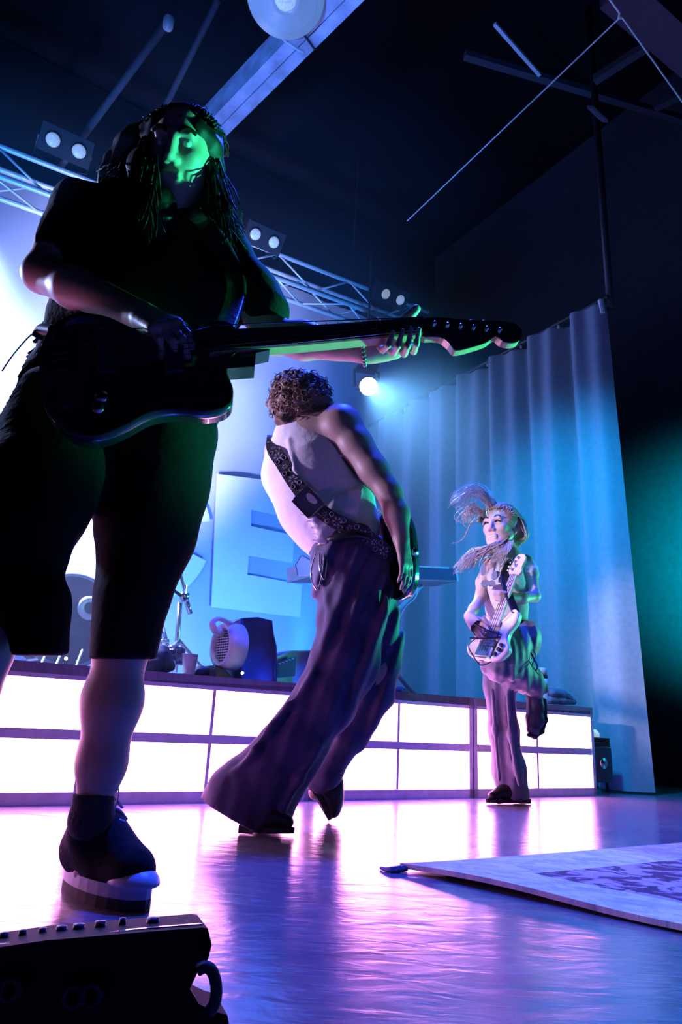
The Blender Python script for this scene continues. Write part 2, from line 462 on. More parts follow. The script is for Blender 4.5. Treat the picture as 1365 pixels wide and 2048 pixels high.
# the letter before it, a wide ring open to the right
tr = pn(423, 1075, LN); top = pn(435, 948, LN).z; bot = pn(423, 1214, LN).z
ctr = Vector((tr.x, tr.y, (top+bot)/2-0.03)); Rz = (top-bot)/2+0.02; Rs = Rz*0.95; ctr = ctr-SE*Rs
rg = []
A0 = math.radians(17); A1 = math.radians(343)
for i in range(41):
    t = A0+(A1-A0)*i/40; rg.append(ctr+SE*(Rs*math.cos(t))+UZ*(Rz*math.sin(t)))
for i in range(41):
    t = A1+(A0-A1)*i/40; rg.append(ctr+SE*(Rs*0.5*math.cos(t))+UZ*(Rz*0.5*math.sin(t)))
cbm = MB(); N = 41; o2 = [p+SN*0.012 for p in rg]
cbm.add(rg+o2, [(i, i+1, 2*N-2-i, 2*N-1-i) for i in range(N-1)] + [(2*N+i+1, 2*N+i, 4*N-1-i, 4*N-2-i) for i in range(N-1)] + [(i, (i+1) % (2*N), 2*N+(i+1) % (2*N), 2*N+i) for i in range(2*N)])
part('letter', cbm, M['letter'], ban)

# ------------------------------------------------------------------ riser: five units of four light panels
PW = 0.98; RH = 0.50
def riser_proto():
    t = thing('riser_unit', 'x', 'stage riser', (0, 0, 0))
    B = lambda c, x, y, z: MB().box(c, x, y, z)
    D = 1.2
    part('deck', B((PW/2, D/2, RH-0.02), PW, D, 0.04), M['deck'], t, local=True)
    for z, hh in ((0.022, 0.044), (RH-0.028, 0.056)): part('rail', B((PW/2, 0.011, z), PW, 0.022, hh), M['frame'], t, local=True)
    part('rail', B((PW/2, 0.015, 0.245), PW-0.04, 0.022, 0.036), M['frame'], t, local=True)
    for x in (0.012, PW-0.012): part('post', B((x, 0.016, RH/2), 0.024, 0.032, RH-0.004), M['frame'], t, local=True)
    part('mullion', B((PW/2, 0.016, RH/2), 0.014, 0.02, RH-0.09), M['frame'], t, local=True)
    for x0, x1 in ((0.024, PW/2-0.007), (PW/2+0.007, PW-0.024)):
        for z0, z1 in ((0.044, 0.227), (0.263, RH-0.056)):
            part('light_panel', B(((x0+x1)/2, 0.034, (z0+z1)/2), x1-x0, 0.012, z1-z0), M['panel'], t, local=True)
    part('back_panel', B((PW/2, D-0.01, RH/2-0.02), PW, 0.02, RH-0.04), M['deck'], t, local=True)
    for x in (0.008, PW-0.008): part('side_panel', B((x, D/2, RH/2-0.02), 0.016, D-0.08, RH-0.042), M['deck'], t, local=True)
    return t
rp = riser_proto(); rl = ['lit riser unit at the far right end, below the bassist',
      'lit riser unit second from the right end, behind the rear trouser leg',
      'lit riser unit in the middle, behind the lower trouser leg of the tank top musician',
      'lit riser unit on the left, behind the bare shin of the near guitarist',
      'lit riser unit cut by the left edge of the picture']
for i, s0 in enumerate((2.255, 1.265, 0.275, -0.715, -1.705)):
    u = rp if i == 0 else dup_tree(rp)
    u.location = sn(s0, 0, 0); u.rotation_euler = (0, 0, RZ); tag(u, rl[i], 'stage riser', 'lit riser units')
lp = bpy.data.materials['light_panel']

# little bright points on the front lip
for px, py, lb in ((485, 1346, 'tiny bright point lamp on the riser lip in front of the blower'), (132, 1317, 'tiny bright point lamp on the riser lip between the near guitarist\'s legs')):
    c = pn(px, py, 0.03); o = MB().lathe([(0.0, -0.006), (0.005, -0.004), (0.006, 0), (0.005, 0.004), (0, 0.006)], c, -SN, 10).build('lip_lamp', M['led'], None, True)
    tag(o, lb, 'lamp', 'lip lamps')

# ------------------------------------------------------------------ side curtain
M['curtain'] = nmat('curtain_cloth', (0.30, 0.36, 0.40), 0.9, noise=0.08, nscale=30, bump=0.1, bscale=200, sheen=0.2)
CS = 3.62
cu = MB(); NU, NV = 220, 34; vs = []; fs = []
rnd = random.Random(4); ph = [rnd.uniform(0, 6.28) for _ in range(6)]
for j in range(NV+1):
    v = j/NV; z = 0.015+3.49*v
    for i in range(NU+1):
        u = i/NU; n = u*3.05
        fl_ = 1+0.5*(1-v)
        off = 0.055*fl_*math.sin(n*15+ph[0]+0.5*math.sin(n*3.1+ph[1])) + 0.035*math.sin(n*29+ph[2]+v*0.9) + 0.03*(1-v)*math.sin(n*7+ph[3])
        sx = CS+off + 0.03*(1-v)**1.3*(1-u)
        vs.append(sn(sx, n-0.02*(1-v)*(1-u), z))
for j in range(NV):
    for i in range(NU): a = j*(NU+1)+i; fs.append((a, a+1, a+NU+2, a+NU+1))
cu.add(vs, fs)
ct = thing('stage_curtain', 'tall pleated side curtain hanging at the right of the stage', 'curtain', sn(CS, 0, 0))
part('cloth', cu, M['curtain'], ct, True)
part('track', MB().tube([sn(CS, -0.05, 3.52), sn(CS, 3.05, 3.52)], 0.018, 8), M['dark_metal'], ct)
for k in range(8):
    part('hook', MB().tube([sn(CS, 0.02+k*0.4, 3.54), sn(CS, 0.02+k*0.4, 3.48)], 0.01, 6), M['steel'], ct)
hk = MB().tube([pn(1202, 600, 0.0), pn(1207, 626, 0.0)], [0.022, 0.016], 8)
part('end_clip', hk, M['steel'], ct)
o = MB().tube([sn(CS+0.05, -0.03, 3.45), sn(CS+0.05, -0.03, 6.5)], 0.03, 8).build('support_pole', M['dark_metal'], None, True)
tag(o, 'dark upright pole rising above the front edge of the curtain', 'pole')

# ------------------------------------------------------------------ lighting truss over the back of the stage
TN0, TN1 = 2.45, 2.72
za = pn(0, 287, TN0).z; zb = za-0.27
zc = (za+zb)/2
ts = thing('lighting_truss', 'aluminium box truss spanning over the back of the stage', 'truss', sn(-4, TN0, zb))
def tp(s, n, z): return sn(s, n, z+0.055*(s))      # sags nothing: hung slightly higher to the right
S0, S1 = -3.0, 3.95
ends = [(TN0, za), (TN0, zb), (TN1, za), (TN1, zb)]
for n_, z_ in ends: part('chord', MB().tube([tp(S0, n_, z_), tp(S1, n_, z_)], 0.024, 10), M['steel'], ts, True)
k = 0; s = S0
while s < S1-0.3:
    z0, z1 = (za, zb) if k % 2 == 0 else (zb, za)
    part('brace', MB().tube([tp(s, TN0, z0), tp(s+0.42, TN0, z1)], 0.010, 6), M['steel'], ts, True)
    part('brace', MB().tube([tp(s, TN1, z1), tp(s+0.42, TN1, z0)], 0.010, 6), M['steel'], ts, True)
    n0, n1 = (TN0, TN1) if k % 2 == 0 else (TN1, TN0)
    part('brace', MB().tube([tp(s, n0, zb), tp(s+0.42, n1, zb)], 0.010, 6), M['steel'], ts, True)
    s += 0.42; k += 1
for s in (-1.2, 3.0):
    part('hanging_cable', MB().tube([tp(s, (TN0+TN1)/2, za), tp(s, (TN0+TN1)/2, 6.5)], 0.008, 6), M['cable'], ts)

# two-lamp blinders on the truss
def blinder(pa, pb, label, n):
    A = pn(*pa, n); B = pn(*pb, n); c = (A+B)/2; x = (B-A); gap = x.length; x.normalize()
    fdir = (CAM+Vector((0.6, 0.9, 0.2))-c).normalized(); y = fdir.cross(x).normalized(); fdir = x.cross(y).normalized()
    t = thing('blinder_lamp', label, 'stage light', c+UZ*-0.1, 'two lamp blinders on the truss')
    part('housing', MB().box(c-fdir*0.08, gap*2.0, gap*1.05, 0.14, (x, y, fdir)), M['dark_metal'], t)
    for q in (A, B):
        r = gap*0.27
        part('lens', MB().lathe([(0.0, 0.012), (r*0.6, 0.009), (r, 0.0), (r, -0.02)], q-fdir*0.0, fdir, 20), M['lens'], t, True)
        part('rim', MB().lathe([(r*1.0, 0.006), (r*1.14, 0.008), (r*1.16, -0.01), (r*1.0, -0.012)], q, fdir, 20, ring=True), M['dark_metal'], t, True)
    for sd in (-1, 1):
        part('yoke', MB().tube([c+x*sd*gap*1.02-fdir*0.05, c+x*sd*gap*1.02-fdir*0.1-y*gap*0.7*(1 if y.z > 0 else -1), tp((c-SO).dot(SE), TN0, za)], 0.009, 6), M['dark_metal'], t)
blinder((106, 280), (158, 303), 'two lamp blinder at the left, above the near guitarist\'s shoulder', TN0-0.12)
blinder((511, 469), (548, 485), 'two lamp blinder in the middle, right of the near guitarist\'s hair', TN0-0.12)
blinder((772, 588), (801, 600), 'two lamp blinder at the right, above the near guitarist\'s fretting hand', TN0-0.12)

# moving head with its lens towards us
sp = thing('moving_head', 'glowing moving head stage light on a drop pipe throwing a beam right', 'stage light', SPOT_POS-UZ*0.15)
fd = LENS_DIR
part('head', MB().lathe([(0.05, -0.26), (0.085, -0.22), (0.09, -0.03), (0.10, 0.0), (0.10, 0.015), (0.088, 0.02)], SPOT_POS-fd*0.03, fd, 24), M['dark_metal'], sp, True)
part('lens', MB().lathe([(0.0, 0.012), (0.05, 0.009), (0.082, 0.0), (0.083, -0.01)], SPOT_POS, fd, 24), M['lens_hot'], sp, True)
xx = fd.cross(UZ).normalized()
for sd in (-1, 1):
    part('yoke_arm', MB().tube([SPOT_POS-fd*0.14+xx*sd*0.11, SPOT_POS-fd*0.14+xx*sd*0.12+UZ*0.16, SPOT_POS-fd*0.14+UZ*0.2], 0.014, 8), M['dark_metal'], sp)
part('base', MB().box(SPOT_POS-fd*0.14+UZ*0.24, 0.2, 0.2, 0.1, (xx, UZ.cross(xx), UZ)), M['dark_metal'], sp)
part('drop_pipe', MB().tube([SPOT_POS-fd*0.14+UZ*0.28, SPOT_POS-fd*0.14+UZ*0+Vector((0, 0, za-SPOT_POS.z+0.2))], 0.012, 8), M['dark_metal'], sp)

# ------------------------------------------------------------------ overhead: beam, work light, cables, rafters
ZB = 3.75
bm = thing('ceiling_beam', 'pale weathered double beam running up to the top of the picture', 'beam', atz(410, 268, ZB))
dirb = (atz(692, 0, ZB)-atz(418, 277, ZB)).normalized(); cross = UZ.cross(dirb).normalized()
b0 = atz(417, 276, ZB)-dirb*1.2; b1 = atz(692, 0, ZB)+dirb*1.0
wb_ = 0.135
for sd in (-1, 1):
    q = cross*sd*wb_/2*0.52
    part('plank', MB().box((b0+b1)/2+q+UZ*0.09, (b1-b0).length, wb_*0.48, 0.18, (dirb, cross, UZ)), M['wood_beam'], bm)
cstr = MB()
for f_ in (0.35, 0.62, 0.8):
    c0 = b0+(b1-b0)*f_; cstr.tube([c0+cross*0.085+UZ*0.02, c0+cross*0.06-UZ*0.012, c0-cross*0.06-UZ*0.012+dirb*0.03, c0-cross*0.085+UZ*0.02+dirb*0.03], 0.006, 6)
part('wrapped_cord', cstr, M['cable'], bm)
dl = thing('work_light', 'large round glass work light hanging beside the ceiling beam', 'lamp', atz(572, -6, ZB-0.05))
dc = atz(572, -8, ZB-0.02); da = (CAM-dc).normalized()*0.55-UZ*0.6; da.normalize()
M['dome'] = nmat('dome_glass', (0.26, 0.32, 0.36), 0.25, emit=(0.30, 0.52, 0.75), estr=0.22, noise=0.1, nscale=12)
R_ = pr(76, dc)
part('reflector', MB().lathe([(R_*0.35, -0.22), (R_*0.8, -0.12), (R_*0.98, -0.02), (R_*1.03, 0.0), (R_*1.0, 0.015)], dc, da, 40), M['dome'], dl, True)
part('glass', MB().lathe([(0.0, 0.04), (R_*0.3, 0.038), (R_*0.34, 0.05), (R_*0.4, 0.036), (R_*0.8, 0.022), (R_*0.97, 0.0)], dc, da, 40), M['dome'], dl, True)
part('bulb', MB().lathe([(0.0, 0.075), (R_*0.18, 0.066), (R_*0.27, 0.045), (R_*0.29, 0.03)], dc, da, 24), M['lens'], dl, True)
part('safety_cable', MB().tube(bez([dc+cross*R_*0.8, atz(560, 66, ZB-0.02), atz(590, 95, ZB-0.02), atz(607, 104, ZB-0.015)], 6), 0.006, 6), M['steel'], dl)
# stretched wires
ZW = 4.0
o = MB().tube([atz(1243, 33, ZW), atz(815, 442, ZW)], 0.0045, 6).build('stay_wire', M['steel']); tag(o, 'long thin blue-lit wire slanting across the dark ceiling', 'wire', 'stay wires')
o = MB().tube([atz(1246, 36, ZW), atz(1420, 280, ZW)], 0.005, 6).build('stay_wire', M['steel']); tag(o, 'short thin wire running to the right edge of the picture', 'wire', 'stay wires')
o = MB().tube([atz(1200, -30, ZW), atz(1240, 26, ZW), atz(1237, 38, ZW), atz(1247, 35, ZW)], 0.006, 6).build('stay_wire', M['steel']); tag(o, 'knotted wire end at the top right of the picture', 'wire', 'stay wires')
# steel rafters and joists, nearly lost in the dark
M['rafter'] = nmat('rafter', (0.03, 0.035, 0.05), 0.8)
def bar(name, a, b, z, r, mat, label, cat, sq=True):
    A, B = atz(*a, z), atz(*b, z); d = (B-A); x, y, dd = frame_of(d)
    mb = MB()
    if sq: mb.box((A+B)/2, r*2, r*2, d.length, (x, y, dd))
    else: mb.tube([A, B], r, 8)
    o = mb.build(name, mat, None, not sq); tag(o, label, cat); return o
bar('corner_girder', (1230, -40), (1420, 130), 4.2, 0.10, nmat('girder', (0.05, 0.03, 0.05), 0.8), 'dark reddish girder crossing the top right corner', 'girder')
bar('roof_joist', (930, 110), (1400, 250), 5.9, 0.03, M['rafter'], 'faint roof joist passing behind the long wire', 'joist')
bar('roof_joist', (1190, 160), (1330, 70), 5.4, 0.03, M['rafter'], 'faint joist next to the top right girder', 'joist')
bar('roof_joist', (1310, 215), (1420, 160), 5.4, 0.03, M['rafter'], 'faint joist at the right edge of the picture', 'joist')
bar('roof_joist', (990, 48), (1080, 150), 5.5, 0.013, M['steel'], 'bright glinting length of roof bar left of the wire knot', 'joist')
bar('pipe_drop', (338, 40), (120, 335), 5.0, 0.03, M['rafter'], 'long dim conduit pipe at the upper left with a bright end cap', 'pipe', False)
cp = atz(338, 40, 5.0); pd = bpy.data.objects['pipe_drop']
part('end_cap', MB().lathe([(0.0, 0.09), (0.035, 0.07), (0.04, 0.0), (0.03, -0.03)], cp, -UZ, 14), M['steel'], pd, True)
bar('pipe_run', (437, 0), (330, 215), 5.2, 0.025, M['rafter'], 'dim pipe running down behind the near guitarist\'s hair', 'pipe', False)
bl = atz(1196, 228, 5.0); o = MB().box(bl, 0.05, 0.16, 0.03, (Vector((1, 0, 0)), (ray(1215, 240)-ray(1185, 212)).normalized(), UZ)).build('roof_bracket', M['steel']); tag(o, 'small glinting metal bracket on the roof right of the wire', 'bracket')

# haze hanging over the back of the stage
hz = MB(); hz.box(sn(-0.6, 1.62, 2.55), 8.3, 3.0, 4.1, (SE, SN, UZ))
hm = bpy.data.materials.new('stage_haze'); hm.use_nodes = True; nt = hm.node_tree; nt.nodes.clear()
ou = nt.nodes.new('ShaderNodeOutputMaterial'); vv = nt.nodes.new('ShaderNodeVolumeScatter')
vv.inputs['Density'].default_value = 0.13; vv.inputs['Anisotropy'].default_value = 0.25; vv.inputs['Color'].default_value = (0.62, 0.80, 1, 1)
nt.links.new(vv.outputs[0], ou.inputs['Volume'])
ho = hz.build('haze', hm); tag(ho, 'thin blue lit stage haze filling the back of the stage', 'haze', kind='stuff')

# ================================================================== FIGURES
def V3(*a): return Vector(a)
class Fig(SDF):
    """SDF whose joints are given as photo pixel x, y, distance Y and radius in pixels"""
    def C(self, pts, k=0.02, fy=1.0, op='u'):
        P = [at(p[0], p[1], p[2]) for p in pts]; R = [pr(p[3], q) for p, q in zip(pts, P)]
        self.chain(P, R, k, None if fy == 1.0 else ((0, 1, 0), fy), op); return self
def fig(pts, pad, h):
    P = [at(*p[:3]) for p in pts]; a = np.array([list(p) for p in P]); return Fig(a.min(0)-pad, a.max(0)+pad, h)
def head_sdf(S, C, f, up, s=1.0, ears=True):
    f = Vector(f).normalized(); up = Vector(up); up = (up-f*up.dot(f)).normalized(); sd = up.cross(f).normalized()
    A = (f, sd, up)
    q = lambda a, b, c: C+f*(a*s)+sd*(b*s)+up*(c*s)
    S.ell(q(-0.015, 0, 0.03), np.array((0.095, 0.075, 0.090))*s, A, 0.02)
    S.ell(q(0.022, 0, -0.028), np.array((0.070, 0.060, 0.085))*s, A, 0.03)
    for b in (-1, 1):
        S.cone(q(0.0, b*0.052, -0.045), q(0.062, b*0.018, -0.098), 0.020*s, 0.018*s, 0.03)
        S.ell(q(0.058, b*0.038, -0.018), np.array((0.024, 0.022, 0.020))*s, A, 0.02)
    S.ell(q(0.070, 0, -0.104), np.array((0.022, 0.024, 0.018))*s, A, 0.02)
    S.cone(q(0.078, -0.036, 0.026), q(0.078, 0.036, 0.026), 0.011*s, None, 0.015)
    for b in (-1, 1):
        S.ell(q(0.094, b*0.032, 0.006), np.array((0.016, 0.018, 0.012))*s, A, 0.012, 's')
        S.ell(q(0.070, b*0.032, 0.006), np.array((0.013, 0.014, 0.012))*s, A, 0.004)
    S.cone(q(0.088, 0, 0.018), q(0.112, 0, -0.030), 0.009*s, 0.012*s, 0.012)
    for b in (-1, 1): S.cone(q(0.098, b*0.011, -0.036), q(0.098, b*0.012, -0.036), 0.009*s, None, 0.008)
    S.cone(q(0.090, -0.018, -0.064), q(0.090, 0.018, -0.064), 0.007*s, None, 0.008)
    S.cone(q(0.088, -0.016, -0.077), q(0.088, 0.016, -0.077), 0.008*s, None, 0.008)
    S.cone(q(0.098, -0.020, -0.0705), q(0.098, 0.020, -0.0705), 0.003*s, None, 0.003, 's')
    if ears:
        for b in (-1, 1):
            S.ell(q(-0.012, b*0.074, -0.002), np.array((0.020, 0.009, 0.032))*s, A, 0.006)
            S.ell(q(-0.008, b*0.082, 0.0), np.array((0.010, 0.006, 0.018))*s, A, 0.004, 's')
    return q
def hand_sdf(S, W, d, nrm, thumb, size=0.185, curl=0.5, spread=0.1, tcurl=0.3):
    """W wrist, d towards fingers, nrm out of the palm, thumb side"""
    d = Vector(d).normalized(); nrm = Vector(nrm); nrm = (nrm-d*nrm.dot(d)).normalized(); t = d.cross(nrm).normalized()
    if t.dot(Vector(thumb)) < 0: t = -t
    u = size/0.185
    S.cone(W, W+d*0.03*u, 0.024*u, 0.026*u, 0.015, 'u', (nrm, 0.75))
    for off in (-0.026, -0.009, 0.009, 0.024):
        S.cone(W+d*0.02*u+t*off*0.7*u, W+d*0.085*u+t*off*1.1*u, 0.014*u, 0.012*u, 0.012)
    L = (0.062, 0.078, 0.084, 0.074)
    for i, off in enumerate((-0.030, -0.011, 0.010, 0.030)):
        p = W+d*(0.085-(0.006 if i in (0, 3) else 0))*u+t*off*u
        dd = (d+t*off*spread*10).normalized(); r = (0.0082, 0.009, 0.0094, 0.009)[i]*u
        for j, fr in enumerate((0.45, 0.32, 0.23)):
            a = curl*(0.55, 0.85, 0.7)[j]
            dd = (dd*math.cos(a)+nrm*math.sin(a)).normalized() if j == 0 else dd
            if j:
                ax = dd.cross(nrm if abs(dd.dot(nrm)) < 0.95 else -d).normalized()
                ax = d.cross(nrm).normalized(); dd = Matrix.Rotation(a, 3, ax) @ dd
            q = p+dd*L[i]*fr*1.15*u
            S.cone(p, q, r*(1-0.08*j), r*(0.94-0.08*j), 0.004); p = q
    p = W+d*0.028*u+t*0.024*u+nrm*0.008*u
    q = p+(d*0.6+t*0.75+nrm*0.3).normalized()*0.042*u; S.cone(p, q, 0.0135*u, 0.011*u, 0.012)
    r_ = q+(d*(0.95-0.4*tcurl)+t*0.25+nrm*(0.3+tcurl)).normalized()*0.034*u; S.cone(q, r_, 0.0108*u, 0.0098*u, 0.004)
    e = r_+(d*(0.9-0.5*tcurl)+nrm*(0.3+tcurl)).normalized()*0.026*u; S.cone(r_, e, 0.0098*u, 0.0085*u, 0.003)
def wrinkle(a1, f1, seed=0):
    rr = np.random.RandomState(seed); ks = rr.normal(size=(5, 3)); ks /= np.linalg.norm(ks, axis=1)[:, None]; ph = rr.uniform(0, 6.28, 5)
    def fn(X, Y, Z):
        t = 0
        for i in range(5):
            g = f1*(0.7+0.25*i)
            t = t+np.abs(np.sin(g*(ks[i, 0]*X+ks[i, 1]*Y+ks[i, 2]*Z)+ph[i]+0.8*np.sin(3.1*Z+2.3*X+i)))*(1.0/(1+0.4*i))
        return (a1*(t-1.6)).astype(np.float32)
    return fn
def folds(dr, amp, freq, seed=0):
    dr = Vector(dr).normalized(); x, y, _ = frame_of(dr, Vector((0, 1, 0.1))); rr = np.random.RandomState(seed); ph = rr.uniform(0, 6.28, 6)
    def fn(X, Y, Z):
        a = X*x.x+Y*x.y+Z*x.z; b = X*y.x+Y*y.y+Z*y.z; l = X*dr.x+Y*dr.y+Z*dr.z
        t = np.sin(freq*a+ph[0]+1.1*np.sin(3.0*l+ph[1]))+0.7*np.sin(1.7*freq*a+ph[2]+1.4*np.sin(4.3*l+ph[3]))+0.6*np.sin(0.8*freq*(a+b)+2.2*l+ph[4])
        return (amp*t*(0.6+0.4*np.sin(5.0*l+ph[5]))).astype(np.float32)
    return fn
def strands(name, paths, r0, r1, mat, parent, seg=5):
    mb = MB()
    for p in paths:
        q = bez(p, 5) if len(p) < 9 else [Vector(v) for v in p]
        n = len(q); mb.tube(q, [r0+(r1-r0)*i/(n-1) for i in range(n)], seg, True)
    return part(name, mb, mat, parent, True)

def cap_strands(q, c, r, n, seed, lat=1.25, t0=0.5, t1=3.0, wob=0.006):
    """strand paths combed over a hair cap from the hairline to the nape, in head coordinates"""
    rr = random.Random(seed); out_ = []
    for i in range(n):
        a = rr.uniform(-lat, lat); ph = rr.uniform(0, 6.28); g = rr.uniform(0.99, 1.05); b0 = t0+rr.uniform(-0.1, 0.3)
        out_.append([q(c[0]+r[0]*g*math.cos(t)*math.cos(a*0.6), c[1]+r[1]*g*math.sin(a)+wob*math.sin(ph+4*t), c[2]+r[2]*g*math.sin(t)*math.cos(a)) for t in [b0+(t1-b0)*k/9 for k in range(10)]])
    return out_
def skin(name, c): return nmat(name, c, 0.5, noise=0.08, nscale=30, bump=0.05, bscale=300)
M['skin_a'] = skin('skin_a', (0.55, 0.38, 0.30)); M['skin_b'] = skin('skin_b', (0.34, 0.23, 0.19)); M['skin_c'] = skin('skin_c', (0.66, 0.47, 0.39))
M['black_cloth'] = nmat('black_cloth', (0.007, 0.007, 0.009), 0.9, noise=0.3, nscale=60, bump=0.25, bscale=60, spec=0.25)
M['black_shorts'] = nmat('black_shorts', (0.0045, 0.005, 0.006), 0.85, noise=0.3, nscale=40, bump=0.25, bscale=40, spec=0.10)
M['dark_hair'] = nmat('dark_hair', (0.010, 0.008, 0.007), 0.55, noise=0.3, nscale=80, spec=0.25)
M['leather'] = nmat('black_leather', (0.014, 0.013, 0.015), 0.32, bump=0.2, bscale=90)
M['rubber'] = nmat('rubber', (0.02, 0.02, 0.024), 0.7)
M['white_rubber'] = nmat('white_rubber', (0.55, 0.57, 0.62), 0.4)
M['sock'] = nmat('sock_knit', (0.03, 0.028, 0.04), 0.9, bump=0.5, bscale=150)
M['lacquer'] = nmat('black_lacquer', (0.025, 0.035, 0.05), 0.16, noise=0.1, coat=0.8)
M['maple'] = nmat('maple_neck', (0.45, 0.30, 0.16), 0.3, noise=0.15, coat=0.3)
M['rosewood'] = nmat('dark_fretboard', (0.02, 0.016, 0.013), 0.6)

# ------------------------------------------------------------------ near guitarist
foot = atz(205, 1808, 0.0)
G = thing('person', 'long-haired guitarist in black T-shirt and baggy black shorts, nearest to us', 'person', (foot.x, foot.y, 0))
J = dict(hd=(366, 312, 1.34), nk=(312, 415, 1.40), shR=(160, 432, 1.40), shL=(440, 505, 1.42), elR=(84, 548, 1.34), wrR=(285, 632, 1.19), elL=(548, 672, 1.40), wrL=(728, 700, 1.32),
         ch=(290, 560, 1.42), ws=(268, 770, 1.42), pv=(262, 880, 1.40), hpA=(318, 890, 1.40), knA=(243, 1298, 1.38), anA=(182, 1650, 1.44), hpB=(185, 880, 1.36), knB=(5, 1130, 1.13), anB=(-140, 1720, 1.2))
S = fig([(-420, 1790, 1.2), (470, 215, 1.33), (850, 600, 1.2), (300, 1820, 1.36), (0, 1200, 1.0), (300, 500, 1.52)], 0.05, 0.0042)
Hc = at(*J['hd']); f_dir = Vector((-0.04, -0.88, -0.46)); up_d = Vector((0.06, -0.40, 0.90))
hq = head_sdf(S, Hc, f_dir, up_d, 0.97)
NK = at(*J['nk'])
S.cone(Hc-Vector(up_d)*0.075-f_dir.normalized()*0.03, NK-UZ*0.02, 0.052, 0.062, 0.03)
jp = {k: at(*v) for k, v in J.items()}
S.chain([jp['shR'], NK-UZ*0.05, jp['shL']], [0.055, 0.065, 0.055], 0.05)
S.cone(NK-UZ*0.08, jp['ch'], 0.06, 0.10, 0.06, flat=((0, 1, 0), 0.8)); S.cone(jp['ch'], jp['ws'], 0.10, 0.10, 0.06, flat=((0, 1, 0), 0.8)); S.cone(jp['ws'], jp['pv'], 0.10, 0.11, 0.06, flat=((0, 1, 0), 0.85))
S.chain([jp['shR'], (jp['shR']+jp['elR'])/2, jp['elR']], [0.055, 0.050, 0.040], 0.03)
S.chain([jp['elR'], jp['elR'].lerp(jp['wrR'], 0.35), jp['wrR']], [0.040, 0.043, 0.028], 0.02)
S.chain([jp['shL'], (jp['shL']+jp['elL'])/2, jp['elL']], [0.055, 0.047, 0.040], 0.03)
S.chain([jp['elL'], jp['elL'].lerp(jp['wrL'], 0.35), jp['wrL']], [0.040, 0.040, 0.027], 0.02)
# picking hand over the strings
hand_sdf(S, jp['wrR'], at(372, 668, 1.12)-jp['wrR'], V3(0.1, 0.7, -0.7), V3(0, -0.4, 0.9), 0.18, 0.9, 0.05)
# fretting hand: palm below and behind the neck, fingers up over the fingerboard, thumb over the top
S.C([(728, 700, 1.32, 22), (765, 690, 1.32, 26), (800, 682, 1.315, 24)], 0.015)
S.C([(750, 705, 1.32, 20), (790, 700, 1.315, 18)], 0.015)
for x0, y0, x1, y1, x2, y2 in ((766, 700, 778, 690, 787, 664), (788, 706, 797, 692, 806, 661), (809, 708, 816, 693, 823, 657), (828, 703, 834, 688, 839, 658)):
    S.C([(x0-8, y0-10, 1.30, 9), (x0, y0, 1.255, 7.4), (x1, y1, 1.215, 6.6), (x2, y2, 1.205, 5.4)], 0.003)
S.C([(778, 676, 1.325, 17), (802, 650, 1.32, 13), (818, 634, 1.31, 11), (833, 618, 1.30, 9.5)], 0.006)
# legs
S.chain([jp['hpA'], jp['knA'], jp['knA'].lerp(jp['anA'], 0.3), jp['knA'].lerp(jp['anA'], 0.65), jp['anA']], [0.070, 0.046, 0.053, 0.042, 0.030], 0.03)
S.C([(190, 1650, 1.44, 26), (180, 1740, 1.47, 26), (260, 1790, 1.40, 20)], 0.02)
S.chain([jp['hpB'], jp['knB'], jp['knB'].lerp(jp['anB'], 0.3), jp['anB']], [0.070, 0.044, 0.046, 0.032], 0.02)
S.cone(jp['anB'], jp['anB']+V3(0.06, -0.14, -0.06), 0.036, 0.028, 0.02)
S.mesh('body', M['skin_a'], G)
# T-shirt
S = fig([(40, 960, 1.3), (580, 370, 1.3), (300, 500, 1.62)], 0.06, 0.007)
S.C([(178, 440, 1.40, 62), (305, 455, 1.41, 70), (425, 515, 1.42, 58)], 0.06, 0.85)
S.C([(215, 480, 1.42, 108), (250, 640, 1.42, 128), (255, 800, 1.42, 150)], 0.06, 0.72)
S.C([(370, 520, 1.42, 96), (345, 640, 1.42, 120), (330, 790, 1.42, 118)], 0.06, 0.72)
S.C([(165, 432, 1.40, 62), (128, 480, 1.37, 52), (112, 500, 1.36, 50)], 0.03)
S.C([(440, 505, 1.42, 52), (500, 585, 1.41, 50), (528, 625, 1.40, 50)], 0.03)
S.C([(150, 660, 1.45, 40), (95, 790, 1.44, 62), (45, 930, 1.42, 80)], 0.05)
nka = at(335, 398, 1.37); S.cone(nka, nka+V3(0.0, -0.02, 0.12), 0.046, 0.065, 0.01, 's')
S.warp(wrinkle(0.0035, 26, 3)); S.warp(folds((0.5, 0, -1), 0.004, 30, 2))
S.mesh('t_shirt', M['black_cloth'], G)
# ruffled shirt tail at the back, catching the light
mb = MB(); rnd = random.Random(5)
for i in range(26):
    t = i/25; x = 92-95*t; y = 640+330*t; c0 = at(x+14, y, 1.45); dd = at(x-8-rnd.random()*14, y+6+rnd.random()*12, 1.46)
    mb.tube(bez([c0, c0.lerp(dd, 0.6)+V3(0, 0.01, 0.004), dd], 3), [0.016, 0.014, 0.013, 0.012, 0.009, 0.006, 0.003], 6, True, 0.5)
part('shirt_tail', mb, M['black_cloth'], G, True)
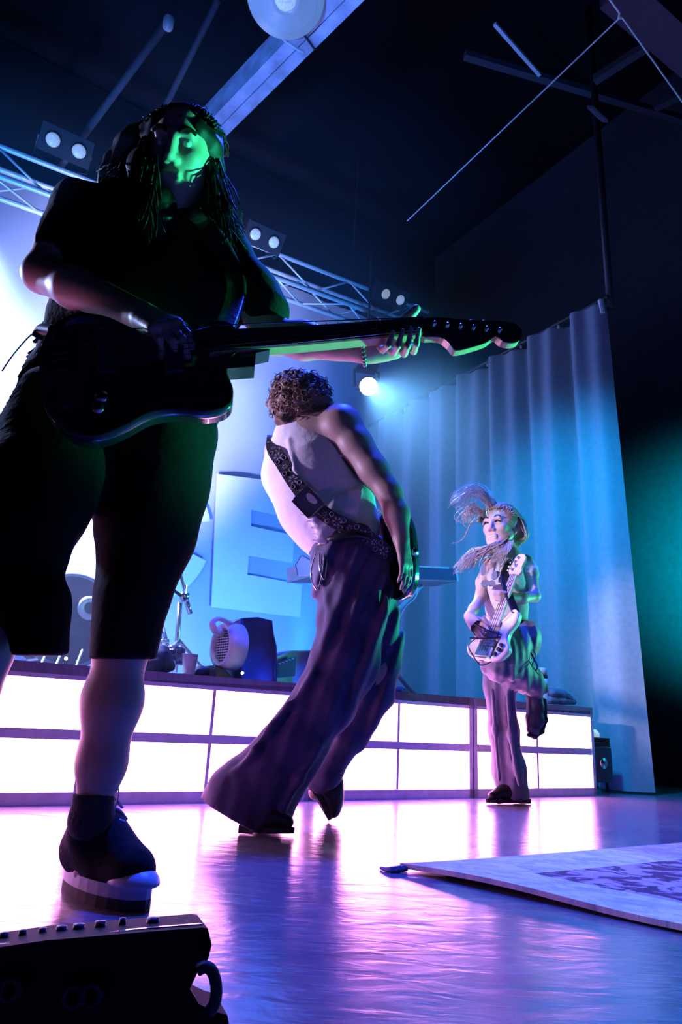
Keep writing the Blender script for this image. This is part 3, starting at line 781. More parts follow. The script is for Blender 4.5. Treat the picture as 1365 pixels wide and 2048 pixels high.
# shorts
S = fig([(-140, 1370, 1.05), (440, 800, 1.4), (300, 1000, 1.65)], 0.05, 0.008)
S.C([(170, 850, 1.40, 140), (300, 860, 1.42, 118)], 0.05, 0.8)
S.C([(300, 880, 1.41, 120), (287, 1060, 1.40, 97), (262, 1190, 1.385, 78), (243, 1365, 1.37, 58)], 0.012, 1.05)
S.C([(330, 860, 1.41, 92), (318, 960, 1.40, 84), (300, 1060, 1.40, 80)], 0.05)
S.C([(120, 870, 1.36, 145), (60, 1000, 1.22, 128), (28, 1090, 1.14, 120), (58, 1200, 1.12, 76), (72, 1340, 1.12, 58)], 0.02, 0.85)
S.C([(210, 1060, 1.36, 24), (200, 1180, 1.35, 14), (192, 1330, 1.35, 9)], 0.012)
S.warp(wrinkle(0.003, 17, 8)); S.warp(folds((-0.1, 0, -1), 0.005, 26, 7))
A_, B_, C_ = at(190, 1318, 1.33), at(300, 1318, 1.33), at(45, 1308, 1.03)
nn_ = (B_-A_).cross(C_-A_).normalized()
S.cut(A_, nn_ if nn_.z < 0 else -nn_)
sh = S.mesh('shorts', M['black_shorts'], G)
# sock, boot-like sneaker
S = fig([(120, 1570, 1.3), (320, 1850, 1.5)], 0.06, 0.004)
S.C([(189, 1575, 1.42, 40), (185, 1625, 1.425, 41)], 0.01); S.C([(184, 1632, 1.43, 44), (181, 1638, 1.43, 44)], 0.006); S.C([(184, 1640, 1.44, 36), (182, 1690, 1.45, 37)], 0.01)
S.cut(at(187, 1586, 1.44), UZ)
S.mesh('sock', M['sock'], G)
heel = atz(134, 1772, 0.0); toe = atz(286, 1822, 0.0); fx = (toe-heel).normalized(); fs = UZ.cross(fx)
S = SDF(np.minimum(heel, toe)-np.array((0.12, 0.12, 0.02)), np.maximum(heel, toe)+np.array((0.12, 0.12, 0.32)), 0.004)
L = (toe-heel).length; q = lambda a, z, b=0: heel+fx*(a*L)+UZ*z+fs*b
S.chain([q(0.20, 0.07), q(0.50, 0.062), q(0.84, 0.055)], [0.043, 0.042, 0.036], 0.03)
S.chain([q(0.20, 0.08), at(182, 1665, 1.45)], [0.045, 0.044], 0.03)
S.cone(q(0.30, 0.13), q(0.78, 0.065), 0.036, 0.030, 0.04)
S.cut(q(0.5, 0.030), -UZ)
sho = S.mesh('sneaker', M['black_cloth'], G)
def foot_outline(sc, z, k=26):
    pts = []
    for i in range(k):
        t = 2*math.pi*i/k; a = 0.5-0.52*math.cos(t); wd = (0.043+0.007*math.sin((a-0.3)*3))*sc
        pts.append(q(a*1.0, z, wd*math.sin(t)*(1 if True else 1)))
    return pts
part('sole', MB().prism(foot_outline(1.0, 0.0), UZ*0.018, 0.004), M['rubber'], G)
part('foxing', MB().prism(foot_outline(0.99, 0.018), UZ*0.022, 0.004), M['white_rubber'], G)
S = SDF(np.minimum(heel, toe)-np.array((0.12, 0.12, 0.02)), np.maximum(heel, toe)+np.array((0.12, 0.12, 0.2)), 0.004)
S.ell(q(0.84, 0.040), (0.058, 0.043, 0.030), (fx, fs, UZ), 0.01); S.cut(q(0.74, 0), -fx); S.cut(q(0.5, 0.036), -UZ)
S.mesh('toe_cap', M['white_rubber'], G)
lc = MB()
for i in range(7):
    a = 0.72-i*0.075; z = 0.088+i*0.019; w_ = 0.032
    lc.tube(bez([q(a, z-0.012, -w_), q(a+0.02, z+0.010, 0), q(a, z-0.012, w_)], 4), 0.003, 5)
lc.tube(bez([q(0.30, 0.19, -0.03), q(0.45, 0.18, -0.05), q(0.42, 0.14, -0.045), q(0.3, 0.185, -0.03)], 5), 0.0022, 5)
lc.tube(bez([q(0.36, 0.20, 0.0), q(0.52, 0.19, 0.0), q(0.50, 0.155, 0.0), q(0.44, 0.16, 0.0)], 5), 0.0018, 5)
part('laces', lc, M['white_rubber'], G, True)
# hair: a dark mass with loose wavy strands
S = fig([(190, 200, 1.3), (500, 520, 1.4)], 0.10, 0.006)
F_ = f_dir.normalized(); up_ = Vector(up_d).normalized(); sd_ = up_.cross(F_).normalized()
S.ell(hq(-0.030, 0, 0.032), (0.103, 0.090, 0.088), (F_, sd_, up_), 0.03)
S.C([(330, 270, 1.38, 42), (280, 305, 1.39, 44), (238, 350, 1.41, 32), (212, 372, 1.42, 14)], 0.04)
S.C([(322, 290, 1.33, 34), (305, 350, 1.31, 44), (312, 420, 1.32, 36), (325, 470, 1.34, 18)], 0.04)
S.C([(412, 280, 1.36, 16), (428, 335, 1.38, 16), (432, 400, 1.39, 24), (445, 465, 1.40, 22), (470, 500, 1.40, 10)], 0.02)
S.ell(hq(0.075, 0.0, -0.03), (0.06, 0.060, 0.085), (F_, sd_, up_), 0.015, 's')
S.ell(hq(0.02, 0.0, -0.10), (0.07, 0.050, 0.05), (F_, sd_, up_), 0.015, 's')
S.warp(wrinkle(0.006, 50, 5)); S.warp(folds((-0.3, 0, -1), 0.005, 130, 3))
hr = S.mesh('hair', M['dark_hair'], G)
P = []; rnd = random.Random(11)
def wavy(x0, y0, x1, y1, Y, amp, n=9):
    ph = rnd.uniform(0, 6.28); w_ = rnd.uniform(5, 9); dx, dy = x1-x0, y1-y0; L = math.hypot(dx, dy)+1e-6; out_ = []
    for k in range(n):
        t = k/(n-1); o_ = amp*math.sin(ph+w_*t)*t; out_.append(at(x0+dx*t-dy/L*o_, y0+dy*t+dx/L*o_, Y+0.02*math.sin(ph*2+w_*t)))
    return out_
for i in range(620):
    r_ = rnd.random()
    if r_ < 0.45:
        x0, y0 = 335+rnd.uniform(-35, 25), 250+rnd.uniform(-14, 35); P.append(wavy(x0, y0, 225+rnd.uniform(-32, 70), 372+rnd.uniform(-40, 60), 1.34+rnd.uniform(-0.04, 0.06), rnd.uniform(4, 12)))
    elif r_ < 0.85:
        x0, y0 = 412+rnd.uniform(-10, 12), 290+rnd.uniform(-45, 60); P.append(wavy(x0, y0, 440+rnd.uniform(-40, 46), 470+rnd.uniform(-50, 40), 1.38+rnd.uniform(-0.04, 0.04), rnd.uniform(4, 12)))
    elif i % 4 == 0:
        x0, y0 = 300+rnd.uniform(-14, 14), 310; P.append(wavy(x0, y0, 312+rnd.uniform(-45, 25), 470+rnd.uniform(-40, 20), 1.28+rnd.uniform(-0.02, 0.02), rnd.uniform(4, 10)))
for i in range(30):
    x0 = rnd.uniform(300, 415); P.append(wavy(x0, 238+rnd.uniform(-6, 10)+max(0, (350-x0)*0.35), x0+rnd.uniform(-26, 18), 215+rnd.uniform(-8, 20)+max(0, (350-x0)*0.4), 1.36, 5))
P += cap_strands(hq, (-0.030, 0, 0.032), (0.100, 0.085, 0.086), 260, 4, 1.1, 0.75, 3.0, 0.010)
strands('hair_strands', P, 0.0028, 0.0008, M['dark_hair'], G)
for b in (-1, 1): part('eyebrow', MB().tube(bez([hq(0.090, b*0.014, 0.028), hq(0.090, b*0.032, 0.036), hq(0.078, b*0.052, 0.028)], 4), 0.005, 6), M['dark_hair'], G, True)
for b in (-1, 1): part('eye', MB().lathe([(0.0, -0.012), (0.009, -0.008), (0.012, 0.0), (0.009, 0.008), (0.0, 0.012)], hq(0.0735, b*0.032, 0.006), F_, 14), nmat('eyeball', (0.75, 0.75, 0.75), 0.2), G, True)
# bracelet of beads on the fretting arm
bd = MB(); W = at(727, 701, 1.32); ax = (at(745, 699, 1.32)-at(700, 705, 1.325)).normalized(); x_, y_, _ = frame_of(ax)
for i in range(22):
    t = 2*math.pi*i/22; c = W+x_*(0.0315*math.cos(t))+y_*(0.0315*math.sin(t)); bd.lathe([(0, -0.0045), (0.0035, -0.003), (0.0045, 0), (0.0035, 0.003), (0, 0.0045)], c, ax, 8)
tag(part('bead_bracelet', bd, nmat('beads', (0.25, 0.25, 0.28), 0.2, 0.5, noise=0.9, nscale=160), G, True), 'bead bracelet on the wrist')

# ------------------------------------------------------------------ his guitar (offset body, drawn on one plane)
Pn = (at(90, 700, 1.12), at(1040, 665, 1.28), at(280, 870, 1.12))
gN = (Pn[1]-Pn[0]).cross(Pn[2]-Pn[0]).normalized()
if gN.y > 0: gN = -gN                      # towards the camera
def gp(px, py, off=0.0):
    d = ray(px, py); t = (Pn[0]-CAM).dot(gN)/d.dot(gN); return CAM+d*t+gN*off
GT = thing('electric_guitar', 'black offset electric guitar held by the near guitarist', 'guitar', gp(270, 865))
out = [(78, 760), (84, 690), (108, 650), (150, 628), (210, 632), (280, 662), (340, 672), (395, 652), (440, 640), (470, 655), (478, 690), (462, 718), (455, 745), (466, 775), (464, 800), (445, 816), (405, 822), (350, 818), (300, 825), (255, 848), (215, 866), (178, 872), (135, 860), (100, 828), (82, 795)]
part('body', MB().prism(cbez([gp(x, y) for x, y in out], 5), -gN*0.042, 0.012), M['lacquer'], GT, True)
nk = [(440, 671), (440, 712), (511, 708), (512, 690), (560, 697), (775, 676), (842, 671), (842, 640), (775, 643), (600, 660)]
part('neck', MB().prism([gp(x, y, 0.004) for x, y in [(420, 668), (420, 706), (600, 694), (845, 671), (845, 640), (600, 660)]], -gN*0.022, 0.004), M['maple'], GT)
part('fretboard', MB().prism([gp(x, y, 0.010) for x, y in [(400, 668), (400, 706), (600, 694), (845, 671), (845, 640), (600, 660)]], -gN*0.006), M['rosewood'], GT)
part('neck_pocket', MB().prism([gp(x, y, 0.0) for x, y in [(440, 690), (440, 738), (510, 733), (512, 706), (540, 700), (540, 690)]], -gN*0.036, 0.005), M['lacquer'], GT)
hs = [(842, 640), (880, 635), (940, 640), (1000, 642), (1030, 648), (1044, 662), (1040, 680), (1024, 686), (1005, 682), (992, 672), (975, 684), (945, 694), (912, 701), (900, 688), (880, 674), (842, 671)]
part('headstock', MB().prism(cbez([gp(x, y, -0.002) for x, y in hs], 3), -gN*0.016, 0.003), M['maple'], GT)
hf = MB().prism(cbez([gp(x, y, 0.0005) for x, y in hs], 3), -gN*0.002); part('headstock_face', hf, M['lacquer'], GT)
for i in range(6):
    c = gp(868+i*26, 652+i*2.5, 0.0); part('tuner_post', MB().lathe([(0.004, -0.02), (0.004, 0.012), (0.0, 0.013)], c, gN, 10), M['chrome'], GT, True)
    k = gp(868+i*26, 634+i*1.2, -0.012); part('tuner_key', MB().lathe([(0.0, -0.006), (0.006, -0.004), (0.007, 0.0), (0.006, 0.004), (0, 0.006)], k, cam_r, 10), M['dark_metal'], GT, True)
for i in range(6):
    a = gp(150, 672+i*14, 0.014); b = gp(842, 643+i*5.0, 0.013); part('string', MB().tube([a, b], 0.0006+0.00012*(5-i), 5), M['chrome'], GT)
for i in range(12):
    f_ = 1-2**(-(i+1)/12.0); x = 842-(842-270)*f_*1.0; part('fret', MB().tube([gp(x, 641+(842-x)*0.062, 0.0105), gp(x, 670+(842-x)*0.075, 0.0105)], 0.0008, 5), M['chrome'], GT)
for x in (215, 350): part('pickup', MB().prism([gp(x-18, 662, 0.0), gp(x+18, 660, 0.0), gp(x+18, 745, 0), gp(x-18, 748, 0)], gN*0.009, 0.002), M['plastic_dark'], GT)
part('bridge', MB().prism([gp(140, 668, 0), gp(160, 668, 0), gp(160, 752, 0), gp(140, 752, 0)], gN*0.012, 0.002), M['dark_metal'], GT)
for y in (690, 712, 725, 745): part('saddle', MB().tube([gp(108, y, 0.004), gp(138, y-3, 0.006)], 0.004, 6), M['dark_metal'], GT)
for x, y in ((205, 800), (198, 822)): part('knob', MB().lathe([(0.012, 0), (0.011, 0.014), (0.0, 0.015)], gp(x, y), gN, 14), M['chrome'], GT, True)
part('pickguard', MB().prism(cbez([gp(x, y, 0.0) for x, y in [(190, 760), (260, 745), (400, 735), (440, 770), (430, 800), (330, 805), (250, 820), (205, 830)]], 4), gN*0.002), nmat('pickguard', (0.03, 0.025, 0.025), 0.3), GT)
st = bez([gp(445, 650, -0.02), at(470, 560, 1.33), at(400, 440, 1.33), at(300, 400, 1.44), at(200, 440, 1.52), at(140, 600, 1.5), gp(92, 690, -0.03)], 8)
sb = MB(); sb.tube(st, 0.024, 8, True, 0.12); part('strap', sb, M['leather'], GT, True)
part('jack_cable', MB().tube(bez([gp(100, 655, -0.03), at(70, 665, 1.2), at(30, 705, 1.2), at(4, 742, 1.22)], 6), 0.0016, 5), M['cable'], GT)
tag(part('cable_plug', MB().tube(bez([gp(108, 648, -0.02), at(85, 660, 1.18), at(74, 675, 1.19)], 4), 0.012, 8), M['dark_metal'], GT, True), 'black cable plug and loop')

# ------------------------------------------------------------------ musician in the white tank top, seen from behind
M['white_cloth'] = nmat('white_rib_cotton', (0.74, 0.73, 0.76), 0.85, noise=0.04, nscale=60, bump=0.3, bscale=30)
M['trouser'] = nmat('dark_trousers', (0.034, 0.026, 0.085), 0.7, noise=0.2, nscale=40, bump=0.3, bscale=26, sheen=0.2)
M['blond_hair'] = nmat('curly_hair', (0.20, 0.14, 0.09), 0.45, noise=0.3, nscale=80, spec=0.4)
ft = atz(535, 1664, 0.0)
T = thing('person', 'musician in white tank top and wide dark trousers leaning back, seen from behind', 'person', (ft.x, ft.y, 0))
S = fig([(400, 1680, 2.3), (840, 740, 2.3), (640, 1000, 2.75)], 0.06, 0.0065)
Hc2 = at(603, 797, 2.42); f2 = Vector((-0.55, 0.70, -0.45)); u2 = Vector((-0.30, 0.25, 0.92))
hq2 = head_sdf(S, Hc2, f2, u2, 0.9)
S.C([(612, 825, 2.42, 31), (630, 862, 2.43, 36)], 0.03)
S.C([(572, 905, 2.52, 40), (635, 868, 2.44, 44), (682, 855, 2.36, 42)], 0.04)
S.C([(625, 900, 2.45, 72), (640, 970, 2.46, 72), (670, 1050, 2.45, 56), (692, 1105, 2.43, 56)], 0.04, 0.75)
S.C([(682, 848, 2.36, 40), (712, 890, 2.34, 34), (748, 942, 2.32, 31), (778, 985, 2.30, 25)], 0.02)
S.C([(778, 985, 2.30, 25), (794, 1030, 2.29, 25), (803, 1080, 2.28, 17)], 0.02)
hand_sdf(S, at(804, 1085, 2.28), at(816, 1145, 2.27)-at(804, 1085, 2.28), V3(-0.75, 0.6, 0.0), V3(-0.2, 0.9, 0), 0.175, 0.35, 0.03)
S.C([(568, 908, 2.53, 38), (585, 985, 2.62, 28), (605, 1030, 2.66, 24)], 0.02)
S.C([(605, 1030, 2.66, 24), (660, 1060, 2.72, 22), (715, 1060, 2.72, 15)], 0.02)
hand_sdf(S, at(715, 1060, 2.72), V3(0.9, -0.1, 0.1), V3(0, -0.5, 0.7), V3(0, 0.5, 0.7), 0.175, 0.8, 0.03)
S.C([(695, 1120, 2.43, 40), (695, 1300, 2.40, 30), (600, 1480, 2.37, 26), (510, 1615, 2.36, 18)], 0.02)
S.C([(510, 1625, 2.36, 18), (545, 1650, 2.34, 12)], 0.02)
S.C([(725, 1130, 2.46, 40), (762, 1335, 2.53, 30), (700, 1470, 2.60, 26), (632, 1585, 2.66, 15)], 0.02)
S.mesh('body', M['skin_b'], T)
# tank top
S = fig([(515, 1110, 2.4), (770, 820, 2.3), (640, 1000, 2.72)], 0.05, 0.006)
S.C([(612, 868, 2.45, 40), (628, 900, 2.455, 78), (640, 970, 2.46, 86), (655, 1030, 2.455, 76), (688, 1082, 2.44, 68)], 0.05, 0.8)
S.C([(575, 915, 2.50, 44), (575, 950, 2.50, 47), (610, 1020, 2.47, 46), (655, 1070, 2.44, 36)], 0.04)
S.C([(680, 920, 2.42, 40), (705, 990, 2.42, 36), (725, 1045, 2.43, 33)], 0.04)
S.C([(590, 868, 2.46, 38), (640, 862, 2.43, 38)], 0.03)
S.C([(690, 838, 2.36, 55), (722, 893, 2.33, 42), (735, 925, 2.31, 40)], 0.006, 1.0, 's')      # armhole
nk2 = at(612, 828, 2.42); S.cone(nk2, nk2+V3(-0.05, 0.05, 0.1), 0.046, 0.055, 0.006, 's')
S.cut(at(690, 1100, 2.44), V3(0.28, 0, -0.96))
for i in range(9):
    y = 985+i*11; S.C([(725-i*2, y-8, 2.33, 2.4), (700-i*3, y+2, 2.335, 2.4), (670-i*4, y+12, 2.33, 1.4)], 0.02)
for i in range(6):
    y = 1015+i*13; S.C([(588+i*7, y, 2.33, 1.6), (620+i*6, y+3, 2.335, 1.8), (650+i*4, y+12, 2.335, 1.2)], 0.02)
S.C([(578, 880, 2.36, 3), (590, 940, 2.33, 4), (612, 980, 2.32, 3)], 0.015)
tk = S.mesh('tank_top', M['white_cloth'], T)
ah = [at(*p) for p in [(612, 842, 2.37), (618, 868, 2.345), (634, 895, 2.335), (660, 908, 2.335), (690, 912, 2.335)]]
part('armhole_hem', MB().tube(bez(ah, 6), 0.004, 6), M['white_cloth'], tk, True)
# trousers: near leg pushed forward, far leg bent behind
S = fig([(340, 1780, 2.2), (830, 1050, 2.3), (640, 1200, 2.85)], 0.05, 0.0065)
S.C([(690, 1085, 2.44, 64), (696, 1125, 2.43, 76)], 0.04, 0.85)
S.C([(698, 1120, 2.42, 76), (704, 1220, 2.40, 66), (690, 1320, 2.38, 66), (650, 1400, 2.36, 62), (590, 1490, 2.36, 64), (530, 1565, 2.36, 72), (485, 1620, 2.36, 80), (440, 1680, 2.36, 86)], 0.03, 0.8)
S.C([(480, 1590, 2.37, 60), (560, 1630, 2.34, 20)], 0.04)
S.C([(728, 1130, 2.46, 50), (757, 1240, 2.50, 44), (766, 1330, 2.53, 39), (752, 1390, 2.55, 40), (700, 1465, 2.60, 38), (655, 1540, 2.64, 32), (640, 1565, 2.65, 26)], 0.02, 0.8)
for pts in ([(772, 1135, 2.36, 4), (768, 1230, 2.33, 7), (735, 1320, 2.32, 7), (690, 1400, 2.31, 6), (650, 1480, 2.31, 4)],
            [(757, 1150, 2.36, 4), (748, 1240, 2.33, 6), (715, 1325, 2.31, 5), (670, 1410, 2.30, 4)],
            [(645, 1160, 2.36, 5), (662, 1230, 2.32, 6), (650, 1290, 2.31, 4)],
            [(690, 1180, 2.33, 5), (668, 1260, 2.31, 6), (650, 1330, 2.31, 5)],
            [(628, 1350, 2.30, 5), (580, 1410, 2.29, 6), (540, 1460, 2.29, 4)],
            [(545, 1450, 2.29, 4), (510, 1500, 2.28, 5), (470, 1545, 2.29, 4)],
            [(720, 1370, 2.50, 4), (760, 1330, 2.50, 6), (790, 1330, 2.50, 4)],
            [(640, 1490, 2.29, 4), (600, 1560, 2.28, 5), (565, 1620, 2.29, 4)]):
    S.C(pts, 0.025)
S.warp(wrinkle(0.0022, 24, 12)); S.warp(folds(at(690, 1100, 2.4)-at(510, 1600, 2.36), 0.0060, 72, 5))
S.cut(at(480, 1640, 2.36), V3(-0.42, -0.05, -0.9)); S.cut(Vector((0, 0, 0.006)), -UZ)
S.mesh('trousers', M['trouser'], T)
part('belt', MB().tube(cbez([at(x, y, Y) for x, y, Y in [(626, 1108, 2.44), (660, 1080, 2.33), (720, 1070, 2.31), (768, 1092, 2.38), (760, 1085, 2.52), (690, 1085, 2.56)]], 6), 0.014, 6, False), M['leather'], T, True)
ch = MB(); ch.tube(bez([at(632, 1105, 2.33), at(622, 1150, 2.31), at(635, 1180, 2.30), at(644, 1150, 2.31), at(650, 1105, 2.32)], 7), 0.0025, 5); ch.tube(bez([at(640, 1105, 2.32), at(640, 1140, 2.30), at(650, 1158, 2.30), at(656, 1110, 2.32)], 7), 0.002, 5)
tag(part('wallet_chain', ch, M['chrome'], T, True), 'thin chain looping from the belt')
# boots
def boot(root, heel, toe, w0, mat, hgt=0.10, shaft=None):
    fx = (toe-heel); L = fx.length; fx.normalize(); up = UZ-fx*UZ.dot(fx); up.normalize(); sd = up.cross(fx)
    S = SDF(np.minimum(heel, toe)-0.12, np.maximum(heel, toe)+0.16, 0.0045)
    q = lambda a, z, b=0: heel+fx*(a*L)+up*z+sd*b
    S.chain([q(0.18, 0.055), q(0.55, 0.048), q(0.90, 0.034)], [0.040*w0, 0.040*w0, 0.026*w0], 0.03)
    S.cone(q(0.2, 0.06), q(0.22, hgt), 0.040*w0, 0.040*w0, 0.03); S.cone(q(0.3, 0.09), q(0.7, 0.05), 0.03*w0, 0.03*w0, 0.03)
    S.cut(q(0.5, 0.018), -up); b = S.mesh('boot', mat, root)
    pts = []
    for i in range(22):
        t = 2*math.pi*i/22; a = 0.52-0.53*math.cos(t); pts.append(q(a, 0.004, w0*0.042*math.sin(t)*(1-0.25*max(0, a-0.6)/0.4)))
    part('sole', MB().prism(pts, up*0.016, 0.003), M['rubber'], b)
    part('heel_block', MB().prism([q(0.0, 0.0, -0.03*w0), q(0.27, 0.0, -0.034*w0), q(0.27, 0.0, 0.034*w0), q(0.0, 0.0, 0.03*w0)], up*0.02, 0.003), M['rubber'], b)
boot(T, atz(478, 1664, 0.004), atz(584, 1669, 0.004), 0.78, M['leather'], 0.06)
hp = at(618, 1572, 2.66); tp_ = atz(654, 1640, 0.006)
boot(T, hp, tp_, 0.9, M['leather'], 0.06)
# curly hair
S = fig([(525, 735, 2.4), (680, 870, 2.4)], 0.12, 0.006)
S.ell(at(600, 794, 2.41), (pr(59, Hc2), 0.118, pr(49, Hc2)), None, 0.02); S.C([(565, 810, 2.40, 30), (570, 835, 2.40, 22)], 0.02); S.C([(640, 810, 2.38, 26), (650, 820, 2.38, 18)], 0.02)
S.warp(wrinkle(0.012, 70, 2))
hb = S.mesh('hair', M['blond_hair'], T)
P = []; rnd = random.Random(21); c0 = at(601, 797, 2.41)
for i in range(620):
    d = Vector((rnd.gauss(0, 1), rnd.gauss(0, 1), rnd.gauss(0, 1))).normalized()
    p = c0+Vector((d.x*pr(58, c0), d.y*0.115, d.z*pr(48, c0)))*rnd.uniform(0.85, 1.06)
    a, b, _ = frame_of(d, Vector((rnd.random(), rnd.random(), 1))); rr = rnd.uniform(0.007, 0.014); ln = rnd.uniform(0.01, 0.028); ph = rnd.uniform(0, 6.28); w_ = rnd.uniform(4, 8)
    P.append([p+d*(ln*t/8)+a*(rr*math.cos(ph+w_*t/8))+b*(rr*math.sin(ph+w_*t/8))-UZ*0.006*(t/8)**2 for t in range(9)])
strands('hair_curls', P, 0.0032, 0.0012, M['blond_hair'], hb, 5)
# his guitar: body edge-on beyond the right hip, neck leading away
GA = at(780, 1112, 2.50); ga = Vector((-0.42, 0.90, 0.12)).normalized(); gn = Vector((0.90, 0.38, 0.18)); gn = (gn-ga*gn.dot(ga)).normalized(); gb = gn.cross(ga).normalized()
g2 = thing('electric_guitar', 'black electric guitar seen edge-on at the tank top musician\'s hip', 'guitar', GA-UZ*0.15)
o2 = [(-0.20, 0.0), (-0.18, 0.11), (-0.08, 0.165), (0.02, 0.125), (0.10, 0.12), (0.20, 0.15), (0.23, 0.11), (0.17, 0.06), (0.17, -0.05), (0.22, -0.10), (0.18, -0.14), (0.08, -0.115), (-0.02, -0.125), (-0.10, -0.16), (-0.18, -0.11)]
lp_ = lambda x, y, z=0: GA+ga*x+gb*y+gn*z
part('body', MB().prism(cbez([lp_(x, y) for x, y in o2], 5), -gn*0.042, 0.011), M['lacquer'], g2, True)
part('neck', MB().box(lp_(0.42, 0, -0.012), 0.55, 0.05, 0.022, (ga, gb, gn)), M['maple'], g2)
part('fretboard', MB().box(lp_(0.42, 0, 0.002), 0.55, 0.05, 0.006, (ga, gb, gn)), M['rosewood'], g2)
part('headstock', MB().prism([lp_(x, y, -0.01) for x, y in [(0.69, -0.025), (0.72, -0.04), (0.86, -0.035), (0.88, 0.02), (0.80, 0.06), (0.72, 0.035), (0.69, 0.025)]], -gn*0.014, 0.002), M['lacquer'], g2)
for i in range(6): part('string', MB().tube([lp_(-0.10, -0.025+0.01*i, 0.012), lp_(0.69, -0.018+0.007*i, 0.008)], 0.0007, 5), M['chrome'], g2)
part('bridge', MB().box(lp_(-0.10, 0, 0.006), 0.03, 0.075, 0.012, (ga, gb, gn)), M['chrome'], g2)
for x in (-0.04, 0.07): part('pickup', MB().box(lp_(x, 0, 0.004), 0.03, 0.08, 0.01, (ga, gb, gn)), M['plastic_dark'], g2)
part('jack_plate', MB().lathe([(0.0, 0.004), (0.012, 0.004), (0.014, 0.0)], lp_(-0.19, -0.02, -0.02), -ga, 14), M['chrome'], g2, True)
part('strap_button', MB().lathe([(0.012, 0.0), (0.014, 0.012), (0.0, 0.014)], lp_(-0.20, 0.0, -0.02), -ga, 14), M['chrome'], g2, True)
# flowered strap over the back
M['strap'] = nmat('strap_webbing', (0.025, 0.025, 0.04), 0.7); M['flower'] = nmat('strap_flower', (0.34, 0.33, 0.42), 0.6)
path = bez([at(*p) for p in [(548, 872, 2.50), (548, 898, 2.38), (565, 925, 2.345), (590, 965, 2.325), (620, 1003, 2.315), (660, 1035, 2.315), (700, 1056, 2.315), (740, 1078, 2.32), (770, 1103, 2.35), (792, 1112, 2.42)]], 8)
vs = []; fs = []; tn = []
for i, p in enumerate(path):
    d = (path[min(i+1, len(path)-1)]-path[max(i-1, 0)]).normalized(); nv = (CAM-p).normalized(); nv = (nv-d*nv.dot(d)).normalized(); sd = nv.cross(d)
    tn.append((p, d, nv, sd))
    for b, z in ((-1, 0.0), (1, 0.0), (1, -0.004), (-1, -0.004)): vs.append(p+sd*b*0.026+nv*(z+0.003))
for i in range(len(path)-1):
    for k in range(4): fs.append((i*4+k, i*4+(k+1) % 4, (i+1)*4+(k+1) % 4, (i+1)*4+k))
stp = part('strap', MB().add(vs, fs), M['strap'], g2)
for i in range(3, len(tn)-6, 5):
    p, d, nv, sd = tn[i]; fm = MB(); big = (i % 2 == 1)
    R2 = 0.020 if big else 0.012
    for k in range(6):
        t = 2*math.pi*k/6+0.3; e = d*math.cos(t)+sd*math.sin(t); s2 = nv.cross(e)
        fm.add([p+nv*0.0045+e*R2*0.2, p+nv*0.0045+e*R2*0.65+s2*R2*0.22, p+nv*0.0045+e*R2, p+nv*0.0045+e*R2*0.65-s2*R2*0.22], [(0, 1, 2, 3)])
    part('flower', fm, M['flower'], stp)
for i in range(5, len(tn)-6, 5):
    p, d, nv, sd = tn[i]; fm = MB()
    for b in (-1, 1): fm.tube([p+nv*0.0045+sd*0.014*b+(d*math.cos(t)+sd*math.sin(t))*0.008 for t in [j*0.7 for j in range(10)]], 0.0012, 4)
    part('scroll', fm, M['flower'], stp)
pk = at(618, 1006, 2.295); d = (at(650, 1030, 2.3)-at(590, 968, 2.3)).normalized(); nv = (CAM-pk).normalized(); nv = (nv-d*nv.dot(d)).normalized(); sd = nv.cross(d)
W2 = thing('wireless_pack', 'small black wireless transmitter pack clipped to the flowered strap', 'transmitter', pk)
ol = [(-0.05, -0.02), (-0.045, -0.035), (0.045, -0.035), (0.052, -0.02), (0.052, 0.03), (0.045, 0.038), (-0.045, 0.038), (-0.05, 0.03)]
part('case', MB().prism([pk+d*x*0.9+sd*y*1.1-nv*0.004 for x, y in ol], nv*0.024, 0.004), M['plastic_dark'], W2)
part('window', MB().prism(cbez([pk+d*x+sd*y+nv*0.019 for x, y in [(-0.02, 0.012), (0.0, 0.004), (0.022, 0.012), (0.022, 0.024), (0.0, 0.028), (-0.02, 0.024)]], 3), nv*0.002), nmat('pack_window', (0.5, 0.48, 0.52), 0.3), W2)
part('lead', MB().tube(bez([pk+d*0.046, at(655, 1040, 2.29), at(668, 1046, 2.29), at(690, 1062, 2.30)], 6), 0.0022, 5), M['cable'], W2)

# ------------------------------------------------------------------ bassist hopping on one leg at the right
M['top_cloth'] = nmat('pale_top', (0.62, 0.60, 0.64), 0.85, noise=0.05, nscale=30, bump=0.2, bscale=40)
M['pants_c'] = nmat('charcoal_trousers', (0.16, 0.15, 0.20), 0.6, noise=0.15, nscale=40, bump=0.35, bscale=26, sheen=0.2)
M['fair_hair'] = nmat('fair_hair', (0.48, 0.38, 0.29), 0.45, noise=0.3, nscale=90, spec=0.5)
fw_ = atz(1015, 1606, 0.0)
B = thing('person', 'smiling bassist with flying fair hair standing on one leg at the right', 'person', (fw_.x, fw_.y, 0))
S = fig([(920, 1610, 3.5), (1095, 990, 3.6), (1000, 1300, 3.8)], 0.06, 0.006)
Hc3 = at(1000, 1057, 3.60); f3 = Vector((-0.62, -0.78, 0.05)); u3 = Vector((-0.10, -0.05, 1.0))
hq3 = head_sdf(S, Hc3, f3, u3, 1.06)
S.C([(1012, 1085, 3.62, 17), (1018, 1115, 3.63, 19)], 0.02)
S.C([(982, 1125, 3.58, 14), (1018, 1118, 3.63, 18), (1050, 1125, 3.66, 15)], 0.03)
S.C([(1010, 1130, 3.63, 36), (1012, 1180, 3.63, 36), (1014, 1230, 3.63, 34), (1018, 1260, 3.63, 34)], 0.03, 0.75)
